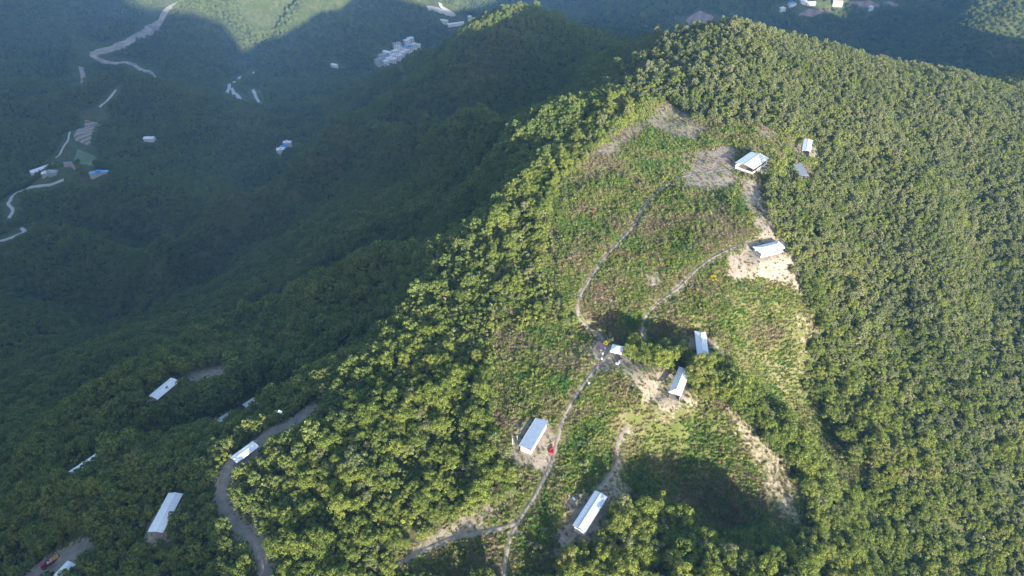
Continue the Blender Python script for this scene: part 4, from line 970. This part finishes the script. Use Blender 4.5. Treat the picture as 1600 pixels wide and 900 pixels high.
bag('sack', 970, 563, 'c_dark', 'black sack topmost of the pile below the tent', 'sack', .8, .5, .5)
def barrel():
    e = empty('barrel', at(945, 545), 0); tag(e, 'blue barrel beside the dark awning', 'barrel')
    b = MB(); b.bar((0, 0, 0), (0, 0, .9), .32, n=16); b.build('drum', M['blue'], e)
    b = MB(); b.bar((0, 0, .902), (0, 0, .96), .33, n=16); b.build('lid', M['c_dark'], e)
barrel()
def awning():
    e = empty('awning', at(937, 546), R(-35)); tag(e, 'low dark tarpaulin awning left of the path junction', 'awning')
    b = MB(); b.slab([[(-1.5, -1.0, 1.5), (1.5, -1.0, 1.5), (1.5, 1.0, 2.0), (-1.5, 1.0, 2.0)]], .05); b.build('tarpaulin', M['tarp_dark'], e)
    for x_, y_, h_ in ((-1.4, -.9, 1.46), (1.4, -.9, 1.46), (-1.4, .9, 1.92), (1.4, .9, 1.92)):
        b = MB(); b.bar((x_, y_, -.3), (x_, y_, h_), .04, n=6); b.build('post', M['timber'], e)
awning()
def shrub(px_, py_, mat, label, s_=1.0, seed=5):
    e = empty('shrub', at(px_, py_), 0); tag(e, label, 'shrub'); v, q = crown_mesh('c', 2.2, 1.5, 7, 70, .34, seed); v[:, 2] -= .5
    me = mesh_arrays('foliage', v * s_, q); o = obj('foliage', me, M[mat], e)
    t = MB()
    for k in range(4): t.bar((0, 0, -.3), (math.cos(k * 1.6) * .6 * s_, math.sin(k * 1.6) * .6 * s_, 1.1 * s_), .04, .02, 5)
    t.build('stem', M['bark'], e)
shrub(1113, 439, 'yellow_leaf', 'bright yellow shrub below the path to the right hand hipped shed', 1.0, 5)
shrub(1067, 548, 'orange_leaf', 'rusty orange shrub between the two upright hipped sheds', 1.0, 6)
shrub(946, 538, 'yellow_leaf', 'small yellow shrub on the path bend beside the tent', .7, 7)
shrub(570, 888, 'yellow_leaf', 'yellow shrub at the lower edge of the sunlit wood', 1.1, 8)
shrub(550, 828, 'orange_leaf', 'reddish brown shrub inside the sunlit wood near its lower edge', 1.1, 9)
shrub(926, 333, 'orange_leaf', 'small orange shrub left of the upper footpath', .7, 10)

# ------------------------------------------------------------------ haze
top = float(max(30.0, ZZ.max() + 15)); bot = float(ZZ.min() - 1)
hb = MB(); hb.box(GX[0] - 20, GY[0] - 20, bot - 1, GX[-1] + 20, GY[-1] + 20, top)
hm = bpy.data.materials.new('haze'); hm.use_nodes = True; hn = hm.node_tree; hn.nodes.clear()
ho = hn.nodes.new('ShaderNodeOutputMaterial'); pv = hn.nodes.new('ShaderNodeVolumePrincipled')
pv.inputs['Color'].default_value = (0.20, 0.48, 1.0, 1); pv.inputs['Density'].default_value = 0.00012; pv.inputs['Anisotropy'].default_value = 0.1
hn.links.new(pv.outputs[0], ho.inputs['Volume'])
tag(hb.build('haze', hm), 'thin blue haze filling the valley air', 'haze', kind='stuff')
